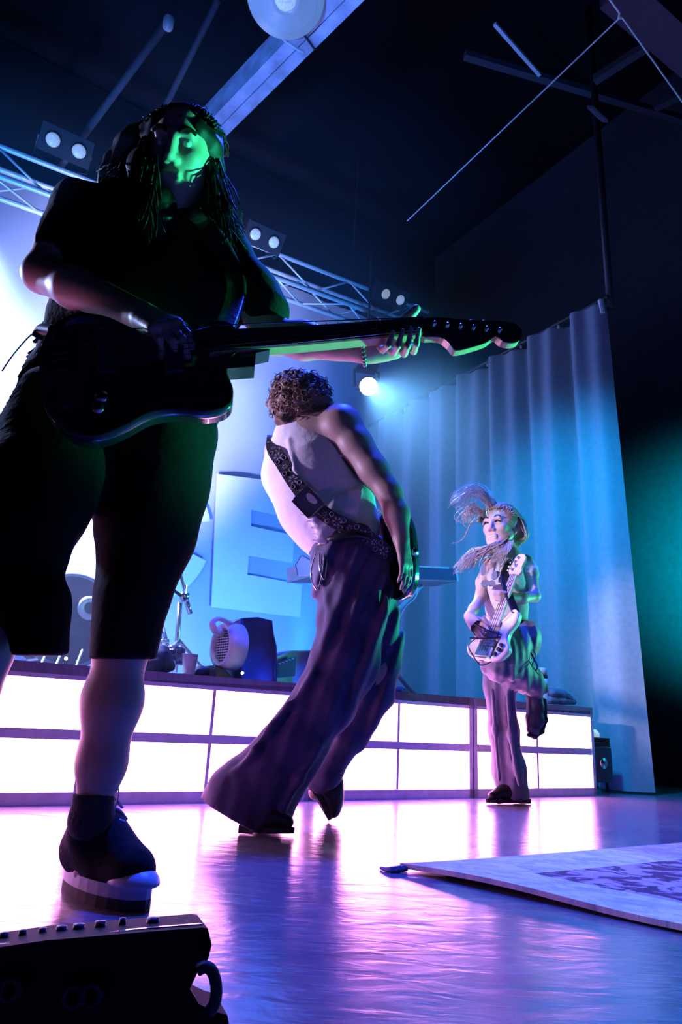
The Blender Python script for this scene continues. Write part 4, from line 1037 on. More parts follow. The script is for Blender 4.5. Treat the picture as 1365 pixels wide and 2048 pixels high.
S.C([(1052, 1127, 3.66, 16), (1062, 1160, 3.64, 13.5), (1070, 1192, 3.61, 11)], 0.02)
S.C([(1070, 1192, 3.61, 11), (1045, 1197, 3.54, 11), (1020, 1194, 3.48, 8)], 0.02)
for i, (x0, y0, x1, y1) in enumerate(((1012, 1186, 988, 1182), (1011, 1191, 986, 1187), (1010, 1197, 988, 1193), (1010, 1202, 992, 1199))):
    S.C([(1020, 1192+i*2, 3.475, 4.6), (x0, y0, 3.46, 4.4), ((x0+x1)/2, (y0+y1)/2, 3.448, 3.7), (x1, y1, 3.45, 3.2)], 0.003)
S.C([(1020, 1188, 3.49, 5), (1010, 1180, 3.50, 4)], 0.004)
S.C([(980, 1128, 3.58, 14), (965, 1165, 3.60, 12), (962, 1195, 3.58, 11)], 0.02)
S.C([(962, 1195, 3.58, 11), (948, 1218, 3.50, 10), (938, 1232, 3.46, 8)], 0.02)
hand_sdf(S, at(938, 1232, 3.46), at(958, 1258, 3.42)-at(938, 1232, 3.46), V3(0.2, 0.9, -0.2), V3(0.6, 0, 0.7), 0.17, 0.75, 0.04)
S.C([(1004, 1265, 3.64, 26), (1002, 1400, 3.66, 22), (1012, 1500, 3.66, 21), (1022, 1580, 3.66, 13)], 0.03)
S.C([(1034, 1270, 3.61, 26), (1002, 1325, 3.47, 20), (1035, 1343, 3.57, 18), (1070, 1375, 3.66, 15), (1070, 1400, 3.68, 14)], 0.03)
S.C([(1020, 1590, 3.66, 12), (998, 1600, 3.60, 8)], 0.02); S.C([(1070, 1400, 3.68, 14), (1068, 1455, 3.66, 11)], 0.02)
S.mesh('body', M['skin_c'], B)
S = fig([(955, 1235, 3.5), (1085, 1095, 3.7)], 0.06, 0.006)
S.C([(1002, 1130, 3.62, 34), (1008, 1170, 3.62, 41), (1014, 1212, 3.625, 39), (1016, 1236, 3.63, 38)], 0.04, 0.78)
S.C([(984, 1124, 3.585, 16), (975, 1150, 3.60, 16)], 0.02); S.C([(1048, 1126, 3.66, 18), (1056, 1140, 3.65, 18), (1062, 1150, 3.645, 17)], 0.02)
c_ = at(1012, 1098, 3.6); S.cone(c_, c_+V3(0, -0.02, 0.06), 0.055, 0.075, 0.01, 's')
S.cut(at(1012, 1238, 3.63), V3(-0.05, 0, -1)); S.warp(wrinkle(0.0018, 40, 4))
tp3 = S.mesh('top', M['top_cloth'], B)
M['print'] = nmat('top_print', (0.28, 0.34, 0.42), 0.8)
pm = MB()
for x, y, a, b in ((968, 1140, 6, 10), (972, 1166, 9, 7), (985, 1166, 7, 6), (990, 1150, 5, 9)):
    cc = at(x, y, 3.485); pm = MB(); pm.prism(cbez([cc+cam_r*pr(a, cc)*math.cos(t)+cam_u*pr(b, cc)*math.sin(t) for t in (0, 1.05, 2.1, 3.14, 4.2, 5.25)], 2), V3(0, 0.02, 0))
    part('print', pm, M['print'], tp3)
# trousers
S = fig([(945, 1610, 3.4), (1105, 1235, 3.6), (1000, 1400, 3.8)], 0.06, 0.006)
S.C([(1020, 1252, 3.63, 42), (1024, 1285, 3.62, 48)], 0.04, 0.8)
S.C([(1002, 1280, 3.63, 38), (1000, 1370, 3.65, 31), (1008, 1460, 3.655, 30), (1018, 1540, 3.66, 32), (1027, 1590, 3.66, 33)], 0.03, 0.85)
S.C([(1040, 1275, 3.58, 44), (1010, 1312, 3.48, 40), (998, 1330, 3.45, 32)], 0.03)
S.C([(998, 1330, 3.46, 30), (1035, 1345, 3.56, 32), (1062, 1362, 3.62, 26), (1075, 1378, 3.65, 20)], 0.03)
for pts in ([(985, 1300, 3.40, 3), (1015, 1280, 3.45, 4), (1050, 1255, 3.52, 3)], [(990, 1342, 3.38, 3), (1020, 1352, 3.42, 4), (1055, 1345, 3.50, 3)], [(1030, 1340, 3.46, 3), (1045, 1360, 3.5, 3), (1060, 1385, 3.55, 3)],
            [(1040, 1300, 3.47, 3), (1055, 1320, 3.5, 4), (1045, 1335, 3.5, 3)], [(985, 1380, 3.55, 3), (990, 1460, 3.56, 4), (1000, 1560, 3.56, 4)], [(1015, 1380, 3.55, 3), (1020, 1470, 3.55, 4), (1040, 1570, 3.56, 4)]):
    S.C(pts, 0.035)
S.C([(1003, 1420, 3.53, 6), (1012, 1560, 3.54, 6)], 0.02, 1.0, 's')
S.cut(at(1027, 1598, 3.66), -UZ); S.cut(at(1016, 1243, 3.63), V3(0.06, 0, 1)); S.warp(wrinkle(0.002, 34, 14)); S.warp(folds((0.05, 0, -1), 0.004, 80, 6))
S.mesh('trousers', M['pants_c'], B)
dcm = MB(); dcm.tube(bez([at(1055, 1280, 3.50), at(1062, 1305, 3.48), at(1075, 1330, 3.46), at(1072, 1342, 3.46)], 5), 0.004, 5); dcm.tube(bez([at(1052, 1285, 3.50), at(1058, 1320, 3.47), at(1078, 1350, 3.46)], 5), 0.0025, 5); dcm.tube(bez([at(1058, 1290, 3.5), at(1072, 1310, 3.48), at(1064, 1330, 3.47)], 5), 0.0025, 5)
part('drawstring', dcm, M['cable'], B, True)
part('belt', MB().tube(cbez([at(x, y, Y) for x, y, Y in [(978, 1256, 3.63), (1000, 1252, 3.49), (1040, 1246, 3.49), (1066, 1252, 3.6), (1055, 1250, 3.74), (1000, 1254, 3.75)]], 6), 0.013, 6, False), M['black_cloth'], B, True)
M['brown_boot'] = nmat('brown_boot', (0.10, 0.07, 0.09), 0.35, noise=0.2)
boot(B, atz(1056, 1606, 0.004), atz(977, 1607, 0.004), 0.8, M['leather'])
S = fig([(1040, 1360, 3.6), (1100, 1490, 3.7)], 0.08, 0.0045)
S.C([(1068, 1376, 3.66, 17), (1072, 1415, 3.67, 16), (1070, 1440, 3.66, 18), (1067, 1458, 3.64, 14)], 0.015)
rb = S.mesh('raised_boot', M['brown_boot'], B)
S = fig([(1040, 1370, 3.6), (1100, 1490, 3.75)], 0.08, 0.0045); S.C([(1088, 1402, 3.70, 6), (1089, 1440, 3.70, 6.5), (1083, 1462, 3.67, 6), (1070, 1473, 3.64, 5), (1058, 1470, 3.62, 4)], 0.01, 1.6)
S.mesh('sole', M['rubber'], rb)
# hair: cap plus locks flung to the left and a swept lock at the right
S = fig([(960, 1000, 3.6), (1065, 1105, 3.6)], 0.08, 0.005)
F3 = f3.normalized(); U3 = (u3-F3*u3.dot(F3)).normalized(); D3 = U3.cross(F3)
S.ell(hq3(-0.020, 0, 0.030), (0.110, 0.094, 0.104), (F3, D3, U3), 0.02)
S.C([(1025, 1050, 3.64, 22), (1040, 1068, 3.66, 18), (1036, 1085, 3.66, 10)], 0.02)
S.ell(hq3(0.098, 0, -0.045), (0.062, 0.060, 0.085), (F3, D3, U3), 0.012, 's'); S.warp(wrinkle(0.003, 90, 6))
hc = S.mesh('hair', M['fair_hair'], B)
P = []; rnd = random.Random(3)
for i in range(85):        # upper spray
    e = rnd.random(); x1 = 900+rnd.uniform(0, 62)*rnd.random(); y1 = 985+rnd.uniform(0, 26); Y = 3.58+rnd.uniform(-0.09, 0.09); lift = rnd.uniform(-6, 28)
    P.append([at(990+rnd.uniform(-14, 12), 1016+rnd.uniform(-8, 8), 3.56), at(968+rnd.uniform(-8, 8), 996-lift*0.8, Y), at(942+rnd.uniform(-10, 10), 982-lift*0.5+rnd.uniform(-4, 8), Y), at(x1+8, y1-lift*0.25, Y), at(x1-rnd.uniform(-4, 6), y1+rnd.uniform(0, 12), Y)])
for i in range(30):        # small loops under it
    x1 = 910+rnd.uniform(0, 34); y1 = 1012+rnd.uniform(0, 28); Y = 3.57+rnd.uniform(-0.05, 0.05)
    P.append([at(970, 1028+rnd.uniform(-6, 8), 3.56), at(945, 1016+rnd.uniform(-12, 10), Y), at(x1, y1, Y), at(x1+rnd.uniform(2, 12), y1+rnd.uniform(6, 16), Y), at(x1+20, y1+rnd.uniform(-2, 10), Y)])
P.append([at(955, 1035, 3.56), at(940, 1050, 3.55), at(928, 1075, 3.55), at(915, 1085, 3.55), at(904, 1087, 3.55)]); P.append([at(957, 1034, 3.56), at(942, 1048, 3.55), at(930, 1074, 3.55), at(917, 1084, 3.55), at(906, 1085, 3.55)])
for i in range(110):       # lower locks flung left from the neck
    e = rnd.random(); x1 = 908+rnd.uniform(0, 80)*e+rnd.uniform(0, 20); y1 = 1132-14*e+rnd.uniform(-12, 14); Y = 3.54+rnd.uniform(-0.05, 0.05)
    P.append([at(1008+rnd.uniform(-6, 14), 1080+rnd.uniform(-10, 12), 3.53), at(985+rnd.uniform(-6, 10), 1096+rnd.uniform(-8, 8), 3.50), at((x1+975)/2, 1108+rnd.uniform(-12, 8), Y), at(x1, y1, Y), at(x1-rnd.uniform(0, 6), y1+rnd.uniform(0, 8), Y)])
for i in range(90):        # swept lock at the right
    a = rnd.random(); Y = 3.62+rnd.uniform(-0.05, 0.05)
    P.append([at(1000+rnd.uniform(-5, 10), 1012+rnd.uniform(-3, 6), Y), at(1030+8*a, 1020+12*a, Y), at(1044+10*a, 1050+rnd.uniform(-6, 8), Y), at(1050+6*a, 1072+rnd.uniform(-5, 8), Y), at(1032+10*a, 1082+rnd.uniform(-2, 10), Y)])
for i in range(40):        # dark inner locks on the shoulder
    P.append([at(1015+rnd.uniform(-10, 14), 1080, 3.53), at(1008+rnd.uniform(-15, 14), 1100, 3.50), at(1000+rnd.uniform(-25, 14), 1118+rnd.uniform(-6, 10), 3.50)])
P += cap_strands(hq3, (-0.020, 0, 0.030), (0.112, 0.096, 0.106), 240, 8, 1.4, 0.55, 3.1, 0.006)
strands('hair_strands', P, 0.0019, 0.0009, M['fair_hair'], B, 4)
for b in (-1, 1):
    ey = MB()
    ey.tube(bez([hq3(0.090, b*0.018, 0.004), hq3(0.093, b*0.031, 0.010), hq3(0.084, b*0.045, 0.004)], 4), 0.0035, 5)
    ey.tube(bez([hq3(0.094, b*0.016, 0.030), hq3(0.094, b*0.033, 0.037), hq3(0.082, b*0.050, 0.030)], 4), 0.003, 5)
    part('eyebrow_and_lash', ey, M['dark_hair'], B, True)
part('teeth', MB().tube(bez([hq3(0.094, -0.016, -0.069), hq3(0.099, 0, -0.072), hq3(0.094, 0.016, -0.069)], 5), 0.0042, 6), nmat('teeth', (0.85, 0.83, 0.8), 0.3), B, True)
# bass guitar, neck up to the right
BA = at(965, 1318, 3.40); BH = at(1046, 1112, 3.50); bx = (BH-BA); BL_ = bx.length; bx.normalize(); bn = V3(-0.82, -0.62, 0.05); bn = (bn-bx*bn.dot(bx)).normalized(); by = bn.cross(bx).normalized()
g3 = thing('bass_guitar', 'pale bass guitar with white headstock held by the hopping bassist', 'guitar', BA)
M['cream'] = nmat('cream_lacquer', (0.80, 0.72, 0.72), 0.25, noise=0.05, coat=0.4); M['pale_maple'] = nmat('pale_maple', (0.72, 0.58, 0.46), 0.35, noise=0.1)
lb = lambda x, y, z=0: BA+bx*(x*BL_)+by*y+bn*z
ob = [(0.0, 0.0), (0.02, 0.085), (0.10, 0.125), (0.19, 0.105), (0.25, 0.095), (0.32, 0.115), (0.40, 0.10), (0.385, 0.07), (0.35, 0.035), (0.36, -0.03), (0.46, -0.07), (0.45, -0.10), (0.37, -0.105), (0.28, -0.085), (0.20, -0.09), (0.12, -0.12), (0.05, -0.10), (0.01, -0.06)]
part('body', MB().prism(cbez([lb(x, y) for x, y in ob], 5), -bn*0.042, 0.010), M['cream'], g3, True)
part('neck', MB().prism([lb(0.30, -0.028), lb(0.80, -0.021), lb(0.80, 0.021), lb(0.30, 0.028)], bn*0.012, 0.003), M['pale_maple'], g3)
part('headstock', MB().prism(cbez([lb(x, y, -0.004) for x, y in [(0.79, 0.02), (0.84, 0.045), (0.90, 0.04), (0.97, 0.035), (1.01, 0.015), (1.0, -0.02), (0.95, -0.035), (0.88, -0.03), (0.83, -0.04), (0.79, -0.022)]], 3), bn*0.014, 0.002), M['pale_maple'], g3)
for i in range(4):
    part('tuner', MB().lathe([(0.0, -0.012), (0.010, -0.010), (0.010, 0.010), (0, 0.012)], lb(0.85+i*0.04, 0.058, 0.0), by, 10), M['chrome'], g3, True)
    part('tuner_post', MB().lathe([(0.007, 0), (0.006, 0.012), (0, 0.013)], lb(0.85+i*0.04, 0.022-0.012*(i % 2), 0.010), bn, 8), M['chrome'], g3, True)
    part('string', MB().tube([lb(0.06, -0.022+0.0147*i, 0.018), lb(0.80, -0.014+0.0095*i, 0.015)], 0.0013, 5), M['dark_metal'], g3)
part('bridge', MB().box(lb(0.06, 0, 0.008), 0.05, 0.085, 0.015, (bx, by, bn)), M['chrome'], g3)
for x in (0.14, 0.22): part('pickup', MB().box(lb(x, 0, 0.006), 0.035, 0.09, 0.012, (bx, by, bn)), M['plastic_dark'], g3)
for x, y in ((0.05, -0.07), (0.09, -0.085), (0.13, -0.09)): part('knob', MB().lathe([(0.011, 0), (0.010, 0.014), (0, 0.015)], lb(x, y), bn, 12), M['dark_metal'], g3, True)
part('strap', MB().tube(bez([lb(0.45, -0.08, -0.02), at(1010, 1160, 3.50), at(1024, 1125, 3.56), at(1030, 1108, 3.66), at(1010, 1150, 3.78), at(980, 1260, 3.70), lb(0.0, 0.0, -0.02)], 8), 0.026, 8, True, 0.12), M['leather'], g3, True)
part('lead', MB().tube(bez([lb(0.0, -0.04, -0.02), at(962, 1330, 3.36), at(946, 1310, 3.35), at(938, 1290, 3.36), at(955, 1275, 3.42)], 7), 0.003, 5), M['cable'], g3, True)
for i, (a_, b_) in enumerate((((948, 1247), (1020, 1274)), ((940, 1276), (1022, 1271)))): tag(MB().tube(bez([at(*a_, 3.34), at((a_[0]+b_[0])/2, (a_[1]+b_[1])/2+3, 3.36), at(*b_, 3.42)], 5), [0.004]*8+[0.0025]*3, 5).build('belt_cord', M['cable'], B), None)
for o in B.children:
    if o.name.startswith('belt_cord'): o.location = -B.location

# ================================================================== THINGS ON THE RISER
ZD = RH
def onz(px, n): return None
# blower
bl = thing('floor_blower', 'white and dark pivoting blower with round grille on the riser', 'fan', Vector((pn(490, 1355, 0.3).x, pn(490, 1355, 0.3).y, ZD)))
dk = [(483, 1362), (481, 1288), (487, 1272), (486, 1236), (516, 1234), (545, 1241), (548, 1268), (554, 1292), (554, 1366)]
part('housing', MB().prism([pn(x, y, 0.18) for x, y in dk], SN*0.20, 0.012), M['plastic_blue'], bl, True)
part('outlet', MB().prism([pn(x, y, 0.20) for x, y in [(458, 1248), (486, 1236), (486, 1266), (470, 1262)]], SN*0.12, 0.004), M['plastic_white'], bl)
gc = pn(452, 1292, 0.20); gax = Vector((-0.80, -0.60, 0.0)).normalized(); R1 = pr(43, gc)
part('side_ring', MB().lathe([(R1*0.78, 0.012), (R1*0.84, 0.03), (R1*1.0, 0.03), (R1*1.08, 0.0), (R1*1.08, -0.06), (R1*0.8, -0.06)], gc, gax, 36, ring=True), M['plastic_white'], bl, True)
part('intake', MB().lathe([(0.0, -0.03), (R1*0.8, -0.03), (R1*0.8, 0.0)], gc, gax, 30), M['plastic_dark'], bl)
gx, gy, _ = frame_of(gax)
for i in range(13):
    t = -0.92+1.84*i/12; hw = R1*0.8*math.sqrt(max(0.02, 1-t*t)); c = gc+UZ*(t*R1*0.8)+gax*0.01; h_ = gax.cross(UZ).normalized()
    part('grille_bar', MB().tube([c-h_*hw, c+h_*hw], 0.0028, 5), M['plastic_white'], bl)
for i in range(7):
    t = -0.8+1.6*i/6; hw = R1*0.8*math.sqrt(max(0.02, 1-t*t)); h_ = gax.cross(UZ).normalized(); c = gc+h_*(t*R1*0.8)+gax*0.008
    part('grille_rib', MB().tube([c-UZ*hw, c+UZ*hw], 0.0016, 5), M['plastic_white'], bl)
part('handle', MB().tube(bez([gc+gax*0.03+UZ*R1*0.5-gy*0, pn(430, 1262, 0.1), pn(426, 1244, 0.1), pn(440, 1238, 0.12), pn(466, 1250, 0.18)], 6), 0.017, 8, True, 0.6), M['plastic_white'], bl, True)
part('handle_knob', MB().lathe([(0.0, 0.02), (0.014, 0.018), (0.016, 0.0)], gc+gax*0.03+UZ*R1*0.62, gax, 14), M['plastic_white'], bl, True)
part('foot', MB().prism([pn(x, y, 0.16) for x, y in [(432, 1330), (452, 1340), (470, 1362), (430, 1356)]], SN*0.2, 0.004), M['plastic_dark'], bl)
# keyboard amp / monitor case
cs = thing('equipment_case', 'grey wedge-shaped equipment case with control panel beside the blower', 'case', Vector((*pn(590, 1358, 0.3).xy, ZD)))
part('shell', MB().prism([pn(x, y, 0.30) for x, y in [(553, 1366), (554, 1312), (582, 1301), (624, 1300), (628, 1316), (625, 1370)]], SN*0.22, 0.01), nmat('grey_case', (0.35, 0.38, 0.45), 0.5), cs, True)
part('control_panel', MB().prism([pn(x, y, 0.295) for x, y in [(556, 1325), (592, 1312), (590, 1352), (556, 1356)]], -SN*0.004), M['plastic_blue'], cs)
for i in range(5): part('panel_light', MB().box(pn(560+i*6.5, 1327-i*2.4, 0.285), 0.012, 0.004, 0.004, (SE, SN, UZ)), M['plastic_white'], cs)
# drum hardware
ms = thing('boom_stand', 'chrome boom stand standing on the riser left of the banner letter', 'stand', Vector((*pn(352, 1330, 0.6).xy, ZD)))
def tb(name, pts, r, mat, root, n): return part(name, MB().tube([pn(x, y, n) for x, y in pts], r, 10), mat, root, True)
tb('pole', [(350, 1345), (356, 1262), (360, 1205)], 0.013, M['chrome'], ms, 0.6); tb('upper_tube', [(361, 1206), (372, 1188), (353, 1122), (335, 1060)], 0.009, M['chrome'], ms, 0.58)
tb('boom', [(335, 1172), (372, 1198)], 0.008, M['dark_metal'], ms, 0.56); tb('counterweight', [(372, 1198), (381, 1228)], 0.013, M['chrome'], ms, 0.56)
part('clamp', MB().lathe([(0.0, -0.025), (0.02, -0.02), (0.02, 0.02), (0.0, 0.025)], pn(369, 1192, 0.57), SE, 12), M['chrome'], ms, True); part('wing_nut', MB().tube([pn(371, 1190, 0.56), pn(372, 1170, 0.55)], 0.006, 6), M['chrome'], ms)
for dx, dn in ((-0.16, -0.1), (0.15, -0.12), (0.0, 0.2)):
    b_ = pn(352, 1330, 0.6); top_ = Vector((b_.x, b_.y, ZD+0.20)); part('leg', MB().tube([top_, Vector((*(b_+SE*dx+SN*dn).xy, ZD+0.01))], 0.009, 8), M['chrome'], ms)
kd = thing('bass_drum', 'dark glossy bass drum with white port ring seen between the near guitarist\'s legs', 'drum', Vector((*pn(140, 1280, 0.7).xy, ZD)))
kc = pn(142, 1262, 0.62); kc.z = max(kc.z, ZD+0.24); kax = -SN+SE*0.15; kax.normalize(); KR = 0.215
part('shell', MB().lathe([(KR, -0.40), (KR, -0.03)], kc, kax, 40), nmat('drum_wrap', (0.10, 0.08, 0.16), 0.2, noise=0.2, coat=0.5), kd, True)
part('drum_head', MB().lathe([(0.0, -0.012), (KR*0.98, -0.012), (KR*0.98, -0.03)], kc, kax, 40), nmat('drum_head', (0.06, 0.05, 0.10), 0.25), kd)
part('hoop', MB().lathe([(KR*0.97, 0.0), (KR*1.05, 0.0), (KR*1.05, -0.04), (KR*0.97, -0.04)], kc, kax, 40, ring=True), nmat('drum_hoop', (0.35, 0.33, 0.45), 0.3), kd, True)
rc = pn(179, 1216, 0.60); part('port_ring', MB().lathe([(0.028, 0.006), (0.055, 0.006), (0.058, -0.004), (0.028, -0.004)], rc, kax, 28, ring=True), M['plastic_white'], kd, True)
for i in range(8):
    t = 2*math.pi*(i+0.3)/8; x_, y_, _ = frame_of(kax); c = kc+x_*KR*1.03*math.cos(t)+y_*KR*1.03*math.sin(t)
    part('lug', MB().tube([c-kax*0.02, c-kax*0.16], 0.008, 6), M['chrome'], kd)
for px in (95, 125, 165): part('spur', MB().tube([pn(px, 1300, 0.5), Vector((*pn(px-12, 1318, 0.45).xy, ZD+0.008))], 0.006, 6), M['chrome'], kd)
def lump(name, pts, k, mat, label, cat, h=0.006, wr=0.004, n=0.3, flat_z=True, fr=60):
    P = [pn(x, y, n) for x, y, r in pts]; R = [pr(r, q) for (x, y, r), q in zip(pts, P)]; a = np.array([list(p) for p in P]); S = SDF(a.min(0)-max(R)-0.03, a.max(0)+max(R)+0.03, h)
    S.chain(P, R, k) if len(P) > 1 else S.ell(P[0], (R[0],)*3)
    S.warp(wrinkle(wr, fr, 9)); S.cut(Vector((0, 0, ZD+0.001)), -UZ); o = S.mesh(name, mat, None); tag(o, label, cat); return o
M['bag'] = nmat('dark_bag', (0.03, 0.03, 0.06), 0.6); M['towel'] = nmat('towel_cloth', (0.20, 0.20, 0.30), 0.95, bump=0.6, bscale=160)
lump('cable_bag', [(302, 1325, 26), (318, 1318, 26), (335, 1330, 16)], 0.02, M['bag'], 'dark soft bag on the riser right of the near guitarist\'s knee', 'bag', n=0.28)
lump('foil_bundle', [(345, 1310, 16), (352, 1300, 15), (358, 1318, 14)], 0.02, nmat('shiny_wrap', (0.22, 0.24, 0.34), 0.15, 0.6, noise=0.4, nscale=60), 'crumpled shiny wrapper between the dark bag and the plastic cup', 'wrapper', wr=0.010, n=0.34, fr=90)
lump('cymbal_sleeve', [(400, 1346, 16), (420, 1348, 14), (436, 1352, 10)], 0.02, M['bag'], 'dark folded cloth between the plastic cup and the blower', 'cloth', n=0.26)
hs_ = thing('hi_hat_stand', 'chrome stand legs glinting behind the dark bag', 'stand', Vector((*pn(315, 1330, 0.55).xy, ZD)))
for a_, b_ in (((322, 1240), (300, 1330)), ((322, 1240), (318, 1330)), ((322, 1240), (345, 1330)), ((308, 1282), (338, 1282))): part('leg', MB().tube([pn(*a_, 0.55), pn(*b_, 0.5)], 0.010, 8), M['chrome'], hs_, True)
cup = pn(378, 1340, 0.22); cu_ = thing('plastic_cup', 'clear plastic cup with a drink standing on the riser', 'cup', Vector((cup.x, cup.y, ZD)))
cr_ = pr(15, cup); part('wall', MB().lathe([(cr_*0.75, 0.0), (cr_*0.80, 0.02), (cr_*1.05, 0.098), (cr_*1.1, 0.10), (cr_*1.0, 0.098), (cr_*0.76, 0.02)], (cup.x, cup.y, ZD+0.001), UZ, 24), nmat('cup_plastic', (0.75, 0.78, 0.82), 0.2), cu_, True)
part('drink', MB().lathe([(0.0, 0.075), (cr_*0.96, 0.075), (cr_*0.96, 0.07)], (cup.x, cup.y, ZD), UZ, 20), nmat('drink', (0.4, 0.36, 0.4), 0.2), cu_)
lump('stomp_pedal', [(798, 1384, 11), (812, 1385, 9)], 0.015, M['bag'], 'small dark rounded pedal on the riser lip right of the bent knee', 'pedal', n=0.18, wr=0.001)
# keyboard on its stand
kb = thing('keyboard', 'electronic keyboard seen from below behind the tank top musician', 'keyboard', pn(740, 1170, 0.8))
KL, KRr = pn(600, 1150, 0.75), pn(888, 1160, 0.75); ke = (KRr-KL); klen = ke.length; ke.normalize(); kf = -SN; ku = ke.cross(kf); ku = ku if ku.z > 0 else -ku
kcn = (KL+KRr)/2
part('case', MB().box(kcn+ku*0.02, klen, 0.26, 0.075, (ke, kf, ku)), M['plastic_blue'], kb)
part('underside', MB().box(kcn-ku*0.022, klen*0.99, 0.25, 0.012, (ke, kf, ku)), M['plastic_white'], kb)
for sd in (-1, 1): part('end_cheek', MB().box(kcn+ke*sd*(klen/2+0.006)+ku*0.015, 0.014, 0.27, 0.09, (ke, kf, ku)), M['plastic_white'], kb)
for i in range(14): part('white_key', MB().box(kcn-ke*(klen*0.42)+ke*(klen*0.84*i/13)+kf*0.08+ku*0.062, klen*0.055, 0.10, 0.01, (ke, kf, ku)), M['plastic_white'], kb)
kst = thing('keyboard_stand', 'white tubular keyboard stand with crossed legs behind the tank top musician', 'stand', Vector((*pn(740, 1330, 0.8).xy, ZD)))
for dn in (-0.09, 0.12):
    a1, a2 = pn(845, 1172, 0.75+dn), pn(640, 1172, 0.75+dn)
    b1 = Vector((*(a2+ke*0.02).xy, ZD+0.015)); b2 = Vector((*(a1-ke*0.02).xy, ZD+0.015))
    part('leg', MB().tube([a1, b1], 0.014, 10), M['plastic_white'], kst, True); part('leg', MB().tube([a2, b2], 0.014, 10), M['plastic_white'], kst, True)
part('pivot', MB().tube([pn(742, 1240, 0.62), pn(742, 1240, 0.9)], 0.02, 10), M['dark_metal'], kst, True)
part('lead', MB().tube(bez([pn(836, 1175, 0.6), pn(832, 1195, 0.6), pn(812, 1215, 0.6), pn(790, 1260, 0.6), pn(770, 1330, 0.6)], 6), 0.004, 6), M['plastic_white'], kst, True)
# bottle and towel at the right end
bo = pn(1087, 1398, 0.25); bt = thing('drink_bottle', 'pale metal drinking bottle with clear cap on the riser', 'bottle', Vector((bo.x, bo.y, ZD)))
br = pr(11.5, bo); part('flask', MB().lathe([(br*0.9, 0.0), (br, 0.01), (br, 0.15), (br*0.9, 0.17)], (bo.x, bo.y, ZD+0.001), UZ, 24), M['plastic_white'], bt, True)
part('collar', MB().lathe([(br*0.92, 0.168), (br*0.92, 0.188), (br*0.8, 0.19)], (bo.x, bo.y, ZD), UZ, 24), M['dark_metal'], bt, True)
part('cap', MB().lathe([(br*0.82, 0.19), (br*0.82, 0.225), (br*0.7, 0.235), (0.0, 0.238)], (bo.x, bo.y, ZD), UZ, 24), nmat('cap_plastic', (0.5, 0.55, 0.6), 0.15), bt, True)
lump('towel', [(1104, 1385, 10), (1125, 1388, 9), (1140, 1396, 7)], 0.01, M['towel'], 'rolled dark towel on the right end of the riser', 'towel', h=0.005, n=0.22, wr=0.003)
lump('towel', [(1100, 1400, 8), (1125, 1402, 8), (1148, 1404, 6)], 0.01, M['towel'], 'lower fold of dark cloth under the rolled towel', 'towel', h=0.005, n=0.22, wr=0.002)
# small floor can at the riser end
fcn = sn(3.38, 0.12, 0); flp = thing('floor_can', 'small black floor spotlight beside the right end of the riser', 'stage light', (fcn.x, fcn.y, 0))
part('can', MB().box(fcn+UZ*0.17, 0.16, 0.14, 0.20, (SE, SN, UZ)), M['plastic_dark'], flp)
part('cooling_head', MB().box(fcn+UZ*0.30, 0.15, 0.13, 0.055, (SE, SN, UZ)), M['dark_metal'], flp)
for i in range(5): part('fin', MB().box(fcn+UZ*(0.278+0.011*i)-SN*0.068, 0.15, 0.006, 0.004, (SE, SN, UZ)), M['chrome'], flp)
part('lamp_dome', MB().lathe([(0.055, 0.0), (0.052, 0.025), (0.035, 0.045), (0.0, 0.052)], fcn+UZ*0.33-SE*0.02, UZ, 20), nmat('lamp_dome', (0.8, 0.85, 0.85), 0.3, emit=(0.6, 0.9, 0.85), estr=0.5), flp, True)
for sd in (-1, 1): part('stand_leg', MB().tube([fcn+SE*sd*0.095+UZ*0.25, fcn+SE*sd*0.10+UZ*0.12, fcn+SE*sd*0.12+UZ*0.012], 0.010, 8), M['dark_metal'], flp, True)
part('lens', MB().lathe([(0.0, 0.006), (0.03, 0.004), (0.035, -0.004)], fcn+UZ*0.18-SN*0.072, -SN, 18), M['chrome'], flp, True)

